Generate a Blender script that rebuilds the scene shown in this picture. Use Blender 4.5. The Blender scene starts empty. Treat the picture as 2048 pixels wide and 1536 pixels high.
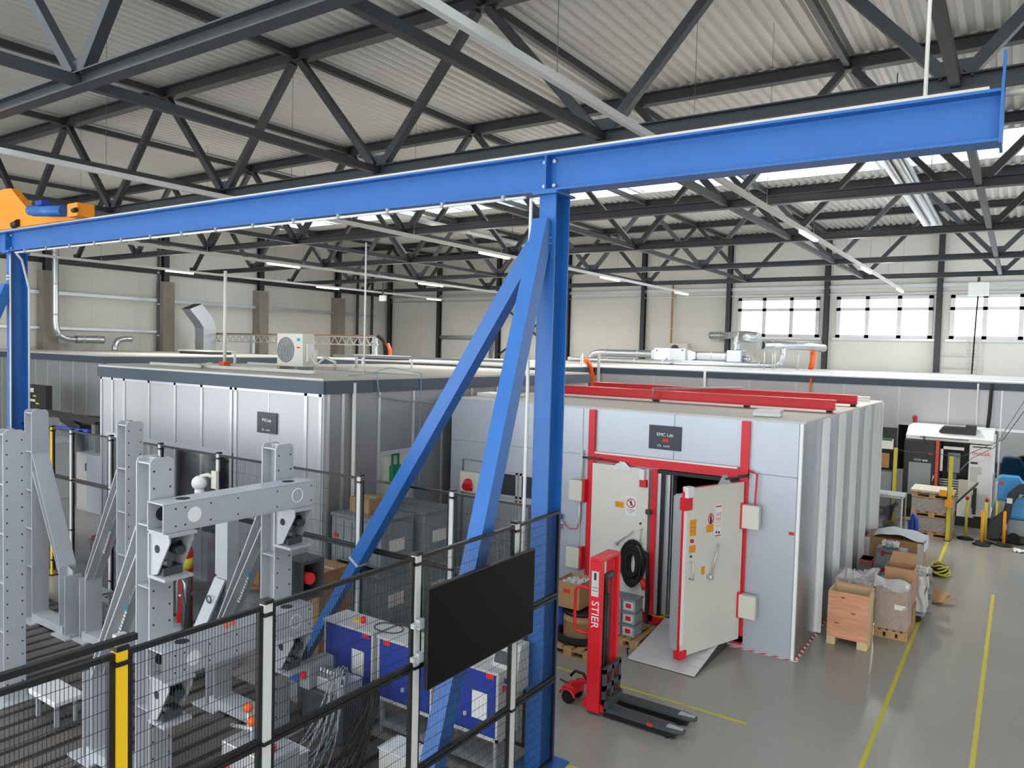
import bpy, math, random
from mathutils import Vector, Matrix
random.seed(7)
S = bpy.context.scene
COL = S.collection
V = Vector
PI = math.pi

# ------------------------------------------------------------------ mesh builder
class B:
    def __init__(self):
        self.v = []; self.f = []; self.s = []; self.pc = []
    def add(self, vs, fs, smooth=False):
        o = len(self.v); self.pc.append((o, len(self.f)))
        self.v += [tuple(p) for p in vs]
        self.f += [tuple(i + o for i in f) for f in fs]
        self.s += [smooth] * len(fs)
        return self
    def box(self, x0, x1, y0, y1, z0, z1):
        vs = [(x, y, z) for z in (z0, z1) for y in (y0, y1) for x in (x0, x1)]
        return self.add(vs, [(0, 2, 3, 1), (4, 5, 7, 6), (0, 1, 5, 4), (2, 6, 7, 3), (0, 4, 6, 2), (1, 3, 7, 5)])
    def cbox(self, c, d, rz=0, R=None):
        R = R or Matrix.Rotation(rz, 3, 'Z')
        c = V(c); vs = []
        for z in (-.5, .5):
            for y in (-.5, .5):
                for x in (-.5, .5):
                    vs.append(c + R @ V((x * d[0], y * d[1], z * d[2])))
        return self.add(vs, [(0, 2, 3, 1), (4, 5, 7, 6), (0, 1, 5, 4), (2, 6, 7, 3), (0, 4, 6, 2), (1, 3, 7, 5)])
    def frame(self, p, q, up):
        d = (V(q) - V(p)).normalized(); up = V(up)
        if abs(d.dot(up.normalized())) > .999: up = V((0, 1, 0)) if abs(d.y) < .9 else V((1, 0, 0))
        side = d.cross(up).normalized(); u = side.cross(d).normalized()
        return d, side, u
    def bar(self, p, q, w, h, up=(0, 0, 1), off=(0, 0)):
        d, sd, u = self.frame(p, q, up)
        vs = []
        for e in (V(p), V(q)):
            for a, b in ((-1, -1), (1, -1), (1, 1), (-1, 1)):
                vs.append(e + sd * (a * w / 2 + off[0]) + u * (b * h / 2 + off[1]))
        return self.add(vs, [(0, 1, 2, 3), (7, 6, 5, 4), (0, 4, 5, 1), (1, 5, 6, 2), (2, 6, 7, 3), (3, 7, 4, 0)])
    def ibeam(self, p, q, w, h, t=.015, up=(0, 0, 1)):
        d, sd, u = self.frame(p, q, up); k = t * .4; a = w / 2; c = h / 2
        prof = [(-a, -c), (a, -c), (a, -c + t), (k, -c + t), (k, c - t), (a, c - t), (a, c), (-a, c), (-a, c - t), (-k, c - t), (-k, -c + t), (-a, -c + t)]
        vs = [V(e) + sd * x + u * y for e in (p, q) for x, y in prof]
        caps = [(0, 1, 2, 11), (2, 3, 10, 11), (3, 4, 9, 10), (4, 5, 8, 9), (5, 6, 7, 8)]
        fs = caps + [tuple(12 + i for i in reversed(f)) for f in caps] + [(i, i + 12, (i + 1) % 12 + 12, (i + 1) % 12) for i in range(12)]
        return self.add(vs, fs)
    def tube(self, pts, r, n=8, smooth=True, closed=False):
        pts = [V(p) for p in pts]; m = len(pts)
        rs = r if isinstance(r, (list, tuple)) else [r] * m
        prev = None; vs = []
        for i, p in enumerate(pts):
            if closed: t = pts[(i + 1) % m] - pts[i - 1]
            else: t = pts[min(i + 1, m - 1)] - pts[max(i - 1, 0)]
            t = t.normalized() if t.length > 1e-9 else V((0, 0, 1))
            if prev is None:
                a = V((0, 0, 1)) if abs(t.z) < .9 else V((1, 0, 0)); prev = t.cross(a).normalized()
            else:
                prev = prev - t * prev.dot(t)
                prev = prev.normalized() if prev.length > 1e-6 else t.orthogonal().normalized()
            b = t.cross(prev)
            for k in range(n):
                a = 2 * PI * k / n
                vs.append(p + (prev * math.cos(a) + b * math.sin(a)) * rs[i])
        fs = []
        for i in range(m if closed else m - 1):
            j = (i + 1) % m
            for k in range(n):
                l = (k + 1) % n
                fs.append((i * n + k, i * n + l, j * n + l, j * n + k))
        self.add(vs, fs, smooth)
        if not closed:
            o = len(self.v) - len(vs)
            self.f += [tuple(o + k for k in reversed(range(n))), tuple(o + (m - 1) * n + k for k in range(n))]; self.s += [False, False]
        return self
    def cyl(self, p, q, r, n=12, r2=None):
        return self.tube([p, q], [r, r if r2 is None else r2], n)
    def lathe(self, c, prof, n=16):
        c = V(c); vs = []; fs = []
        for r, z in prof:
            for k in range(n):
                a = 2 * PI * k / n; vs.append(c + V((r * math.cos(a), r * math.sin(a), z)))
        for i in range(len(prof) - 1):
            for k in range(n):
                l = (k + 1) % n; fs.append((i * n + k, i * n + l, (i + 1) * n + l, (i + 1) * n + k))
        self.add(vs, fs, True)
        o = len(self.v) - len(vs); m = len(prof) - 1
        self.f += [tuple(o + k for k in reversed(range(n))), tuple(o + m * n + k for k in range(n))]; self.s += [False, False]
        return self
    def ball(self, c, r, n=12, m=8, sc=(1, 1, 1)):
        prof = [(math.sin(PI * i / m), -math.cos(PI * i / m)) for i in range(m + 1)]
        vs = []; fs = []; c = V(c)
        for a, z in prof:
            for k in range(n):
                t = 2 * PI * k / n
                vs.append(c + V((a * math.cos(t) * sc[0], a * math.sin(t) * sc[1], z * sc[2])) * r)
        for i in range(m):
            for k in range(n):
                l = (k + 1) % n; fs.append((i * n + k, i * n + l, (i + 1) * n + l, (i + 1) * n + k))
        return self.add(vs, fs, True)
    def prism(self, poly, o, u, v, t):
        o = V(o); u = V(u); v = V(v); nrm = u.cross(v).normalized() * t; n = len(poly)
        vs = [o + u * a + v * b for a, b in poly] + [o + u * a + v * b + nrm for a, b in poly]
        fs = [tuple(reversed(range(n))), tuple(range(n, 2 * n))]
        fs += [(i, (i + 1) % n, n + (i + 1) % n, n + i) for i in range(n)]
        return self.add(vs, fs)
    def sheet(self, fn, nu, nv, smooth=True, t=0):
        vs = [V(fn(i / nu, j / nv)) for j in range(nv + 1) for i in range(nu + 1)]
        fs = [(j * (nu + 1) + i, j * (nu + 1) + i + 1, (j + 1) * (nu + 1) + i + 1, (j + 1) * (nu + 1) + i) for j in range(nv) for i in range(nu)]
        return self.add(vs, fs, smooth)

def build(name, b, mat, parent=None, bevel=0, label=None):
    me = bpy.data.meshes.new(name)
    off = V((0, 0, 0)); p = parent
    while p is not None:
        off += V(p.location); p = p.parent
    me.from_pydata([tuple(V(q) - off) for q in b.v], [], b.f)
    me.polygons.foreach_set('use_smooth', b.s)
    me.materials.append(mat)
    me.update()
    o = bpy.data.objects.new(name, me); COL.objects.link(o)
    if parent is not None: o.parent = parent
    if bevel:
        m = o.modifiers.new('edge', 'BEVEL'); m.width = bevel; m.segments = 2; m.limit_method = 'ANGLE'
    if label: o['label'] = label
    return o
def parts(name, b, mat, parent=None, bevel=0):
    'one object for every separate piece collected in b'
    pc = b.pc + [(len(b.v), len(b.f))]; o = None
    for (v0, f0), (v1, f1) in zip(pc, pc[1:]):
        c = B(); c.v = b.v[v0:v1]; c.f = [tuple(i - v0 for i in f) for f in b.f[f0:f1]]; c.s = b.s[f0:f1]
        o = build(name, c, mat, parent, bevel)
    return o
def tag(o, label, cat, group=None):
    o['label'] = label; o['category'] = cat
    if group: o['group'] = group
    return o
def thing(name, label, cat, loc=(0, 0, 0), group=None):
    o = bpy.data.objects.new(name, None); COL.objects.link(o); o.location = loc; o.empty_display_size = .2
    return tag(o, label, cat, group)
def struct(name, loc=(0, 0, 0)):
    o = bpy.data.objects.new(name, None); COL.objects.link(o); o.location = loc; o['kind'] = 'structure'; return o
def sbuild(name, b, mat, bevel=0):
    o = build(name, b, mat, None, bevel); o['kind'] = 'structure'; return o
def dup(o, parent=None, loc=None, rz=None, label=None, group=None):
    c = o.copy(); COL.objects.link(c)
    if parent is not None: c.parent = parent
    if loc is not None: c.location = loc
    if rz is not None: c.rotation_euler = (0, 0, rz)
    if label: c['label'] = label
    if group: c['group'] = group
    for ch in list(o.children): dup(ch, c)
    return c
def text(name, s, size, c, right, up, mat, parent, ext=.002, align='CENTER'):
    cu = bpy.data.curves.new(name, 'FONT'); cu.body = s; cu.size = size; cu.extrude = ext; cu.align_x = align; cu.align_y = 'CENTER'
    t = bpy.data.objects.new(name + '_tmp', cu); COL.objects.link(t)
    bpy.context.view_layer.update()
    me = bpy.data.meshes.new_from_object(t.evaluated_get(bpy.context.evaluated_depsgraph_get()))
    bpy.data.objects.remove(t)
    r = V(right).normalized(); u = V(up).normalized(); n = r.cross(u)
    b = B()
    b.add([V(c) + r * q.co.x + u * q.co.y + n * q.co.z for q in me.vertices], [tuple(p.vertices) for p in me.polygons])
    bpy.data.meshes.remove(me); bpy.data.curves.remove(cu)
    return build(name, b, mat, parent)

# ------------------------------------------------------------------ materials
def lin(c):
    return tuple(((x / 255) / 12.92 if x / 255 <= .04045 else ((x / 255 + .055) / 1.055) ** 2.4) for x in c) + (1,)
MATS = {}
def mat(key, rgb, rough=.5, metal=0., var=0., scale=3., bump=0., emit=0., alpha=1., stretch=(1, 1, 1), spec=.5, rvar=0.):
    m = bpy.data.materials.new(key); m.use_nodes = True
    nt = m.node_tree; bs = nt.nodes['Principled BSDF']
    bs.inputs['Base Color'].default_value = lin(rgb); bs.inputs['Roughness'].default_value = rough; bs.inputs['Metallic'].default_value = metal
    bs.inputs['Specular IOR Level'].default_value = spec
    if var or bump or rvar:
        tc = nt.nodes.new('ShaderNodeTexCoord'); mp = nt.nodes.new('ShaderNodeMapping'); mp.inputs['Scale'].default_value = stretch
        nz = nt.nodes.new('ShaderNodeTexNoise'); nz.inputs['Scale'].default_value = scale; nz.inputs['Detail'].default_value = 4
        nt.links.new(tc.outputs['Object'], mp.inputs['Vector']); nt.links.new(mp.outputs['Vector'], nz.inputs['Vector'])
        if var:
            rp = nt.nodes.new('ShaderNodeValToRGB'); a = lin(rgb)
            rp.color_ramp.elements[0].position = .3; rp.color_ramp.elements[1].position = .7
            rp.color_ramp.elements[0].color = tuple(x * (1 - var) for x in a[:3]) + (1,)
            rp.color_ramp.elements[1].color = tuple(min(1, x * (1 + var)) for x in a[:3]) + (1,)
            nt.links.new(nz.outputs['Fac'], rp.inputs['Fac']); nt.links.new(rp.outputs['Color'], bs.inputs['Base Color'])
        if rvar:
            mr = nt.nodes.new('ShaderNodeMapRange'); mr.inputs['To Min'].default_value = rough - rvar; mr.inputs['To Max'].default_value = rough + rvar
            nt.links.new(nz.outputs['Fac'], mr.inputs['Value']); nt.links.new(mr.outputs['Result'], bs.inputs['Roughness'])
        if bump:
            bp = nt.nodes.new('ShaderNodeBump'); bp.inputs['Strength'].default_value = bump; bp.inputs['Distance'].default_value = .02
            nt.links.new(nz.outputs['Fac'], bp.inputs['Height']); nt.links.new(bp.outputs['Normal'], bs.inputs['Normal'])
    if emit:
        bs.inputs['Emission Color'].default_value = lin(rgb); bs.inputs['Emission Strength'].default_value = emit
    if alpha < 1:
        bs.inputs['Alpha'].default_value = alpha
    MATS[key] = m
    return m
BLUE = mat('crane blue paint', (36, 100, 172), .42, var=.05, scale=2)
NAVY = mat('cabinet blue paint', (28, 58, 152), .5)
STEEL = mat('dark steel paint', (52, 54, 58), .5, var=.12, scale=1.5)
BLACK = mat('black coated metal', (18, 18, 20), .45)
RUBBER = mat('black rubber', (26, 26, 27), .8)
ROOF = mat('roof sheet', (186, 185, 180), .45, var=.05, scale=.6)
WALLM = mat('wall cassette', (226, 224, 217), .55, var=.03, scale=.5)
CONC = mat('concrete column', (150, 142, 130), .85, var=.08, scale=2)
ALU = mat('aluminium profile', (205, 206, 208), .38, .55)
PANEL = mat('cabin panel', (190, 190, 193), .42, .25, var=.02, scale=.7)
PANELD = mat('cabin panel darker', (150, 150, 152), .4, .35, var=.03, scale=.7)  # darker copy of the cabin panel; paints shade onto the PVS side wall
FASCIA = mat('slate fascia', (62, 76, 90), .5)
ROOFP = mat('cabin roof board', (205, 201, 192), .7, var=.06, scale=.8)
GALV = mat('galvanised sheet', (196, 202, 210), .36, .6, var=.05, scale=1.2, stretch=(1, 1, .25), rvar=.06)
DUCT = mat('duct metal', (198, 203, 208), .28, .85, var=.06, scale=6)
GALV2 = mat('galvanised side sheet', (176, 182, 190), .3, .85, var=.1, scale=1.6, stretch=(1, 1, .12), rvar=.08)  # vertical colour streaks painted in for reflections on the sheet
RIBW = mat('white rib', (248, 248, 246), .45)
RED = mat('red lacquer', (222, 32, 44), .4)
TAPE = mat('red label', (226, 40, 42), .6)
CREAM = mat('cream door leaf', (228, 224, 214), .5, var=.02)
WHITE = mat('white enamel', (232, 232, 230), .45)
OFFW = mat('ivory plastic', (222, 218, 205), .5)
RIG = mat('silver grey lacquer', (178, 181, 186), .42, .15, var=.04, scale=3)
HOLE = mat('drilled hole', (38, 38, 42), .7)
YEL = mat('safety yellow', (236, 190, 20), .45)
LYEL = mat('lime yellow', (206, 194, 60), .6)
ORANGE = mat('crane orange', (244, 148, 14), .45)
ORG = mat('orange plastic', (232, 96, 30), .5)
PIPE = mat('white conduit', (230, 228, 222), .5)
GREY = mat('grey plastic', (150, 155, 160), .55)
GREY2 = mat('grey lid plastic', (128, 133, 138), .55)
LGREY = mat('light grey sheet', (206, 205, 202), .5)
DGREY = mat('dark grey metal', (64, 68, 70), .5, var=.1)
CARD = mat('cardboard', (178, 138, 92), .85, var=.08, scale=4)
CARD2 = mat('cardboard inside', (196, 150, 112), .85, var=.06, scale=4)
PLY = mat('pine plywood', (226, 162, 126), .7, var=.16, scale=3.2, stretch=(1, 1, 9))
PLYE = mat('raw plywood edge', (222, 196, 150), .75, var=.08, scale=5)
PALW = mat('pallet wood', (190, 152, 104), .85, var=.15, scale=8)
FILM = mat('stretch film', (214, 212, 210), .22, var=.06, scale=9, bump=.6)
LED = mat('led tube', (255, 246, 210), .5, emit=9)
SIGN = mat('slate sign', (46, 54, 64), .4)
CYAN = mat('cyan print', (40, 170, 200), .5)
PAPER = mat('paper', (240, 240, 236), .7)
AMBER = mat('amber sticker', (240, 158, 20), .6)
GREENB = mat('green fabric', (20, 124, 76), .7)
SKYBL = mat('sweeper blue', (64, 150, 208), .4)
FRED = mat('extinguisher red', (190, 30, 30), .35)
BROWN = mat('brown floor plate', (92, 84, 78), .6, var=.15, scale=2)
BINBL = mat('blue plastic', (40, 80, 190), .5)
MWHITE = mat('machine white', (238, 238, 235), .4)
MDARK = mat('machine charcoal', (48, 48, 52), .45)
RAMP = mat('aluminium ramp', (228, 226, 226), .45, .25, var=.05, scale=5)
SCREEN = mat('tv screen', (7, 8, 8), .5, spec=.15)
DARKIN = mat('chamber absorber', (22, 22, 24), .9)
BEIGE = mat('beige plastic', (214, 208, 190), .55)
GRILL = mat('fan grille', (150, 150, 146), .5)
def glass(key, tint, mixf, rough=.05, diffuse=None):
    m = bpy.data.materials.new(key); m.use_nodes = True; nt = m.node_tree
    for n in list(nt.nodes):
        if n.type != 'OUTPUT_MATERIAL': nt.nodes.remove(n)
    out = nt.nodes['Material Output']
    tr = nt.nodes.new('ShaderNodeBsdfTransparent'); tr.inputs['Color'].default_value = lin(tint)
    gl = nt.nodes.new('ShaderNodeBsdfGlossy') if diffuse is None else nt.nodes.new('ShaderNodeBsdfDiffuse')
    gl.inputs['Color'].default_value = (1, 1, 1, 1) if diffuse is None else lin(diffuse)
    if diffuse is None: gl.inputs['Roughness'].default_value = rough
    mx = nt.nodes.new('ShaderNodeMixShader'); mx.inputs['Fac'].default_value = mixf
    nt.links.new(tr.outputs[0], mx.inputs[1]); nt.links.new(gl.outputs[0], mx.inputs[2]); nt.links.new(mx.outputs[0], out.inputs['Surface'])
    return m
PANE = glass('window glass', (250, 252, 255), .06)
CLEAR = glass('polycarbonate sheet', (214, 214, 220), .10, .12)
SKYL = glass('skylight sheet', (236, 240, 244), .10, diffuse=(235, 238, 240))
DGLASS = glass('dark lab glass', (120, 116, 112), .12, .05)
EXPO = 0.45; SKYS = 3.4; LDN = 180; UPFILL = 110
# ------------------------------------------------------------------ camera
F = 1510.; YAW, PIT, ROL = -.592333, -.045954, .026159; H = 4.6
fw = V((math.sin(YAW) * math.cos(PIT), math.cos(YAW) * math.cos(PIT), math.sin(PIT)))
r0 = V((math.cos(YAW), -math.sin(YAW), 0)); u0 = r0.cross(fw)
rr = r0 * math.cos(ROL) + u0 * math.sin(ROL); uu = -r0 * math.sin(ROL) + u0 * math.cos(ROL)
cam = bpy.data.cameras.new('camera'); cam.sensor_width = 36; cam.sensor_fit = 'HORIZONTAL'; cam.lens = F / 2048 * 36; cam.clip_end = 300
co = bpy.data.objects.new('camera', cam); COL.objects.link(co)
M = Matrix((rr, uu, -fw)).transposed().to_4x4(); M.translation = (0, 0, H); co.matrix_world = M
S.camera = co
S.view_settings.view_transform = 'Standard'; S.view_settings.look = 'None'; S.view_settings.gamma = 1; S.view_settings.use_curve_mapping = False
S.view_settings.exposure = EXPO
S.cycles.max_bounces = 8; S.cycles.diffuse_bounces = 5; S.cycles.glossy_bounces = 4; S.cycles.transparent_max_bounces = 24
S.cycles.caustics_reflective = False; S.cycles.caustics_refractive = False; S.cycles.sample_clamp_indirect = 6
w = bpy.data.worlds.new('sky'); S.world = w; w.use_nodes = True
bg = w.node_tree.nodes['Background']; bg.inputs['Color'].default_value = (.93, .97, 1.0, 1); bg.inputs['Strength'].default_value = SKYS

# ------------------------------------------------------------------ hall shell
ZR = 11.0
fl = bpy.data.materials.new('polished concrete'); fl.use_nodes = True
nt = fl.node_tree; bs = nt.nodes['Principled BSDF']
tc = nt.nodes.new('ShaderNodeTexCoord'); n1 = nt.nodes.new('ShaderNodeTexNoise'); n1.inputs['Scale'].default_value = .3; n1.inputs['Detail'].default_value = 3; n1.inputs['Roughness'].default_value = .5
n2 = nt.nodes.new('ShaderNodeTexNoise'); n2.inputs['Scale'].default_value = 14; n2.inputs['Detail'].default_value = 3
rp = nt.nodes.new('ShaderNodeValToRGB'); rp.color_ramp.elements[0].position = .3; rp.color_ramp.elements[1].position = .72
rp.color_ramp.elements[0].color = lin((152, 148, 139)); rp.color_ramp.elements[1].color = lin((166, 162, 153))
mr = nt.nodes.new('ShaderNodeMapRange'); mr.inputs['To Min'].default_value = .16; mr.inputs['To Max'].default_value = .26
for a in (n1, n2): nt.links.new(tc.outputs['Object'], a.inputs['Vector'])
mixn = nt.nodes.new('ShaderNodeMix'); mixn.inputs['Factor'].default_value = .25
nt.links.new(n1.outputs['Fac'], mixn.inputs[2]); nt.links.new(n2.outputs['Fac'], mixn.inputs[3])
nt.links.new(mixn.outputs[0], rp.inputs['Fac']); nt.links.new(rp.outputs['Color'], bs.inputs['Base Color'])
nt.links.new(n1.outputs['Fac'], mr.inputs['Value']); nt.links.new(mr.outputs['Result'], bs.inputs['Roughness'])
sbuild('floor', B().box(-38.4, 9, -9, 40.9, -.3, 0), fl)

def corrugated(x0, x1, y0, y1):
    b = B(); P = .275; n = int((x1 - x0) / P)
    prof = [(0, 0), (.1, 0), (.14, .07), (.235, .07)]
    pts = []
    for i in range(n):
        pts += [(x0 + i * P + a, ZR + z) for a, z in prof]
    pts.append((x0 + n * P, ZR))
    vs = [(x, y, z) for x, z in pts for y in (y0, y1)]
    return b.add(vs, [(2 * i, 2 * i + 1, 2 * i + 3, 2 * i + 2) for i in range(len(pts) - 1)])
SKY0, SKY1 = 25.0, 28.3
cb = B()
for y0, y1 in ((-9, -6.5), (-2.2, .2), (4.6, SKY0)):
    b2 = corrugated(-38.4, 9, y0, y1); cb.add(b2.v, b2.f)
for y0, y1 in ((-6.5, -2.2), (.2, 4.6)):
    for a, c in ((-38.4, -35), ):
        b2 = corrugated(a, c, y0, y1); cb.add(b2.v, b2.f)
b2 = corrugated(-38.4, 9, SKY1, 40.9); cb.add(b2.v, b2.f)
b2 = corrugated(-38.4, -35, SKY0, SKY1); cb.add(b2.v, b2.f)
sbuild('ceiling', cb, ROOF)
for j, (SKY0, SKY1) in enumerate(((25.0, 28.3), (-6.5, -2.2), (.2, 4.6))):  # last two strips are unseen skylights added to light the hall
  for i in range(10):
    x0 = -35 + i * 4.4
    st = struct('window_%d' % (j * 10 + i + 11))
    build('skylight_or_added_pane', B().box(x0 + .05, x0 + 4.35, SKY0, SKY1, ZR + .1, ZR + .12), SKYL, st)
    build('frame', B().box(x0 - .05, x0 + .05, SKY0, SKY1, ZR - .02, ZR + .14).box(x0, x0 + 4.4, SKY0 - .06, SKY0, ZR, ZR + .16).box(x0, x0 + 4.4, SKY1, SKY1 + .06, ZR, ZR + .16), ALU, st)

# far wall with three windows
YW = 40.6
WIN = [(-12.75, -8.6), (-7.8, -3.55), (-2.85, 1.3)]
ZB, ZT = 5.6, 7.66
wb = B()
wb.box(-38.4, 9, YW, YW + .2, 0, ZB); wb.box(-38.4, 9, YW, YW + .2, ZT, ZR + .1)
xs = [-38.4] + [x for p in WIN for x in p] + [9]
for i in range(0, len(xs), 2): wb.box(xs[i], xs[i + 1], YW, YW + .2, ZB, ZT)
x = -38
while x < 9:
    wb.box(x - .012, x + .012, YW - .008, YW, 0, ZB); wb.box(x - .012, x + .012, YW - .008, YW, ZT, ZR); x += 1.25
sbuild('wall_back', wb, WALLM)
for i, (a, c) in enumerate(WIN):
    st = struct('window_%d' % (i + 1))
    fb = B(); t = .19
    for z in (ZB + .08, ZB + 1.42, ZT - .08): fb.box(a, c, YW - .06, YW + .06, z - .075, z + .075)
    for k in range(4):
        xx = a + (c - a) * k / 3; xx = min(max(xx, a + t / 2), c - t / 2); fb.box(xx - t / 2, xx + t / 2, YW - .06, YW + .06, ZB, ZT)
    build('frame', fb, WHITE, st)
    gb = B().box(a + .02, c - .02, YW + .01, YW + .02, ZB + .02, ZT - .02); build('pane', gb, PANE, st)
    build('sill', B().box(a - .15, c + .15, YW - .12, YW, ZB - .12, ZB), ALU, st)
wl = B().box(-38.6, -38.4, -9, 40.9, 0, ZR + .1)
y = -8
while y < 40: wl.box(-38.4, -38.392, y - .012, y + .012, 0, ZR); y += 1.25
sbuild('wall_left', wl, WALLM)
sbuild('wall_right', B().box(9, 9.2, -9, 40.9, 8.4, ZR + .1).box(9, 9.2, -9, 22, 0, 8.4), WALLM)  # unseen wall; far stretch left open to light the back
sbuild('wall_front', B().box(-38.4, 9, -9.2, -9, 7.0, ZR + .1), WALLM)  # unseen; closed only at the top to shape the incoming daylight
# rails and bands on the walls
sbuild('trim_1', B().box(-38, 9, YW - .16, YW - .02, 8.02, 8.2).box(-38, 9, YW - .1, YW - .02, 7.72, 7.8), MATS['aluminium profile'])
sbuild('trim_2', B().box(-38.4, -38.25, -9, 40, 8.1, 8.4), STEEL)
sbuild('trim_3', B().box(-38.2, -38.05, -9, 39, 6.62, 6.78), GALV)
sbuild('trim_4', B().box(-38.2, -38.05, 4, 23.6, 4.98, 5.1), GALV)
for i, xx in enumerate([-38, -33.4, -28.4, -23.2, -18.2, -13.22, -8.25, -3.3, 1.7, 6.7]):
    sbuild('steel_column', B().ibeam((xx, YW - .2, 0), (xx, YW - .2, ZR), .24, .28, .02, (0, 1, 0)), STEEL)
for yy in (-.8, 5.35, 11.15, 17.3, 23.2, 29.3, 35.5):
    st = struct('concrete_column', (-38.1, yy, 0))
    build('shaft', B().box(-38.4, -37.75, yy - .33, yy + .33, 0, 7.7), CONC, st)
    build('steel_head', B().ibeam((-38.1, yy, 7.7), (-38.1, yy, ZR), .3, .3, .02, (1, 0, 0)), STEEL, st)

# ------------------------------------------------------------------ roof trusses
ZL, ZU = 8.1, 10.84
def truss(yy):
    st = struct('roof_truss', (0, yy, 0))
    build('upper_chord', B().ibeam((-38, yy, ZU), (9, yy, ZU), .24, .28, .025), STEEL, st)
    build('lower_chord', B().ibeam((-36, yy, ZL), (9, yy, ZL), .2, .2, .02), STEEL, st)
    for k in range(-1, 8):
        xl = -.85 - 5.0 * k
        if xl > 9 or xl < -37: continue
        for s in (-1, 1):
            xu = xl + s * 2.5
            if xu < -38 or xu > 9: continue
            build('diagonal', B().bar((xl + s * .12, yy, ZL + .1), (xu - s * .12, yy, ZU - .14), .15, .15, (0, 1, 0)), STEEL, st)
        build('gusset_plate', B().box(xl - .2, xl + .2, yy - .012, yy + .012, ZL + .05, ZL + .3), STEEL, st)
YT = [-.8, 5.35, 11.15, 17.5, 23.3, 29.6, 35.6]
for yy in YT: truss(yy)
sbuild('roof_edge_beam', B().ibeam((-38, YW - .2, ZU), (9, YW - .2, ZU), .24, .28, .025), STEEL)
for k in range(-2, 7):
    xu = -3.35 - 5.0 * k
    if xu < 9: sbuild('roof_purlin', B().bar((xu, -7, ZU), (xu, YW, ZU), .12, .16), STEEL)
for k in range(-1, 6):
    xl = -.85 - 5.0 * k
    if xl < 9: sbuild('lower_strut', B().bar((xl, -.8, ZL), (xl, 35.6, ZL), .12, .14), STEEL)
# ------------------------------------------------------------------ light strips
def strip(x, y0, y1, leds, label):
    z = 7.43
    t = thing('light_strip', label, 'light', (x, y0, z), 'suspended light strips')
    build('housing', B().box(x - .04, x + .04, y0, y1, z, z + .09), LGREY, t)
    for a, c in leds:
        build('led_tube', B().box(x - .045, x + .045, a, c, z - .05, z - .002), LED, t)
    def lamp(yc, ln, up, e):
        d = bpy.data.lights.new('strip_lamp_or_fill', 'AREA'); d.shape = 'RECTANGLE'; d.size = .07; d.size_y = ln; d.energy = e; d.color = (1, .97, .9)
        o = bpy.data.objects.new('strip_lamp_or_fill', d); COL.objects.link(o); o.parent = t; o.location = (0, yc - y0, .12 if up else -.06)
        o.rotation_euler = (PI if up else 0, 0, 0)
    for a, c in leds: lamp((a + c) / 2, c - a, False, LDN)
    lamp(24, 22, True, UPFILL)  # added uplight along each strip, brightens the ceiling
    h = B(); y = y0 + 2
    while y < y1: h.bar((x, y, z + .09), (x, y, ZR), .006, .006); y += 4
    parts('hanger_wire', h, DGREY, t)
strip(-4.24, 1, 35.4, [(17.75, 19.25), (25.7, 27.2), (33.75, 35.25)], 'suspended strip light crossing over the fork stacker and the red roof beams')
strip(-13.3, 1, 34.6, [(17.9, 19.4), (25.6, 27.1), (33.0, 34.5)], 'suspended strip light passing above the air conditioner on the cabin roof')
strip(-22.25, 1, 35, [(17.4, 18.8), (25.5, 27.1), (33.2, 34.7)], 'suspended strip light halfway between the air conditioner and the duct hood')
strip(-28.85, 1, 35.2, [(17.6, 18.8), (25.5, 26.9), (33.8, 35)], 'suspended strip light beside the concrete column wall')

# ------------------------------------------------------------------ blue crane runway
YB = 6.98                                   # centre line of the runway
cr = thing('crane_runway', 'blue steel crane runway beam on two tall posts with slanting braces', 'crane runway', (-4.2, YB, 0))
ZB0, ZB1 = 6.255, 6.645
bb = B().ibeam((-17.4, YB - .1, (ZB0 + ZB1) / 2), (-.22, YB - .1, (ZB0 + ZB1) / 2), .24, ZB1 - ZB0, .022)
build('beam', bb, BLUE, cr)
build('rail', B().box(-17.4, -.3, YB - .13, YB - .07, ZB1, ZB1 + .05), BEIGE, cr)
build('end_stop', B().box(-.22, -.2, YB - .24, YB + .1, ZB0 - .02, ZB1 + .42 - .35).box(-.22, -.2, YB - .15, YB - .05, ZB1, ZB1 + .3), BLUE, cr)
build('stop_buffer', B().cyl((-.66, YB + .05, ZB1 + .03), (-.45, YB + .05, ZB1 + .03), .026, 8), ORG, cr)
build('feed_tube', B().cyl((-.45, YB + .05, ZB1 + .03), (1.2, YB + .05, ZB1 + .03), .024, 8), BEIGE, cr)
def post(xc, name_l):
    c = B().ibeam((xc, YB, 0.02), (xc, YB, ZB0), .2, .3, .018, (0, 1, 0))
    p = build('post', c, BLUE, cr)
    build('base_plate', B().box(xc - .24, xc + .24, YB - .25, YB + .25, 0, .03), BLUE, p)
    build('stiffener', B().box(xc - .01, xc + .01, YB - .215, YB + .015, ZB0 + .022, ZB1 - .022), BLUE, p)
    build('head_plate', B().box(xc - .15, xc + .15, YB - .22, YB + .17, ZB0 - .025, ZB0), BLUE, p)
    bo = B()
    for z in (5.72, 5.78): bo.cyl((xc - .03, YB - .15, z), (xc - .03, YB - .18, z), .022, 8).cyl((xc + .04, YB - .15, z), (xc + .04, YB - .18, z), .022, 8)
    for z in (ZB0 + .07, ZB1 - .07):
        for dx in (-.06, .06): bo.cyl((xc + dx, YB - .115, z), (xc + dx, YB - .14, z), .02, 8)
    parts('bolt', bo, ALU, p)
    return p
post(-4.205, ''); post(-16.6, '')
br = build('brace', B().bar((-4.32, YB - .04, 5.85), (-7.0, YB - .04, 1.815), .17, .17, (0, 1, 0)), BLUE, cr)
build('brace_shank', B().bar((-6.9, YB - .04, 1.965), (-8.15, YB - .04, .08), .125, .125, (0, 1, 0)), BLUE, br)
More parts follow.
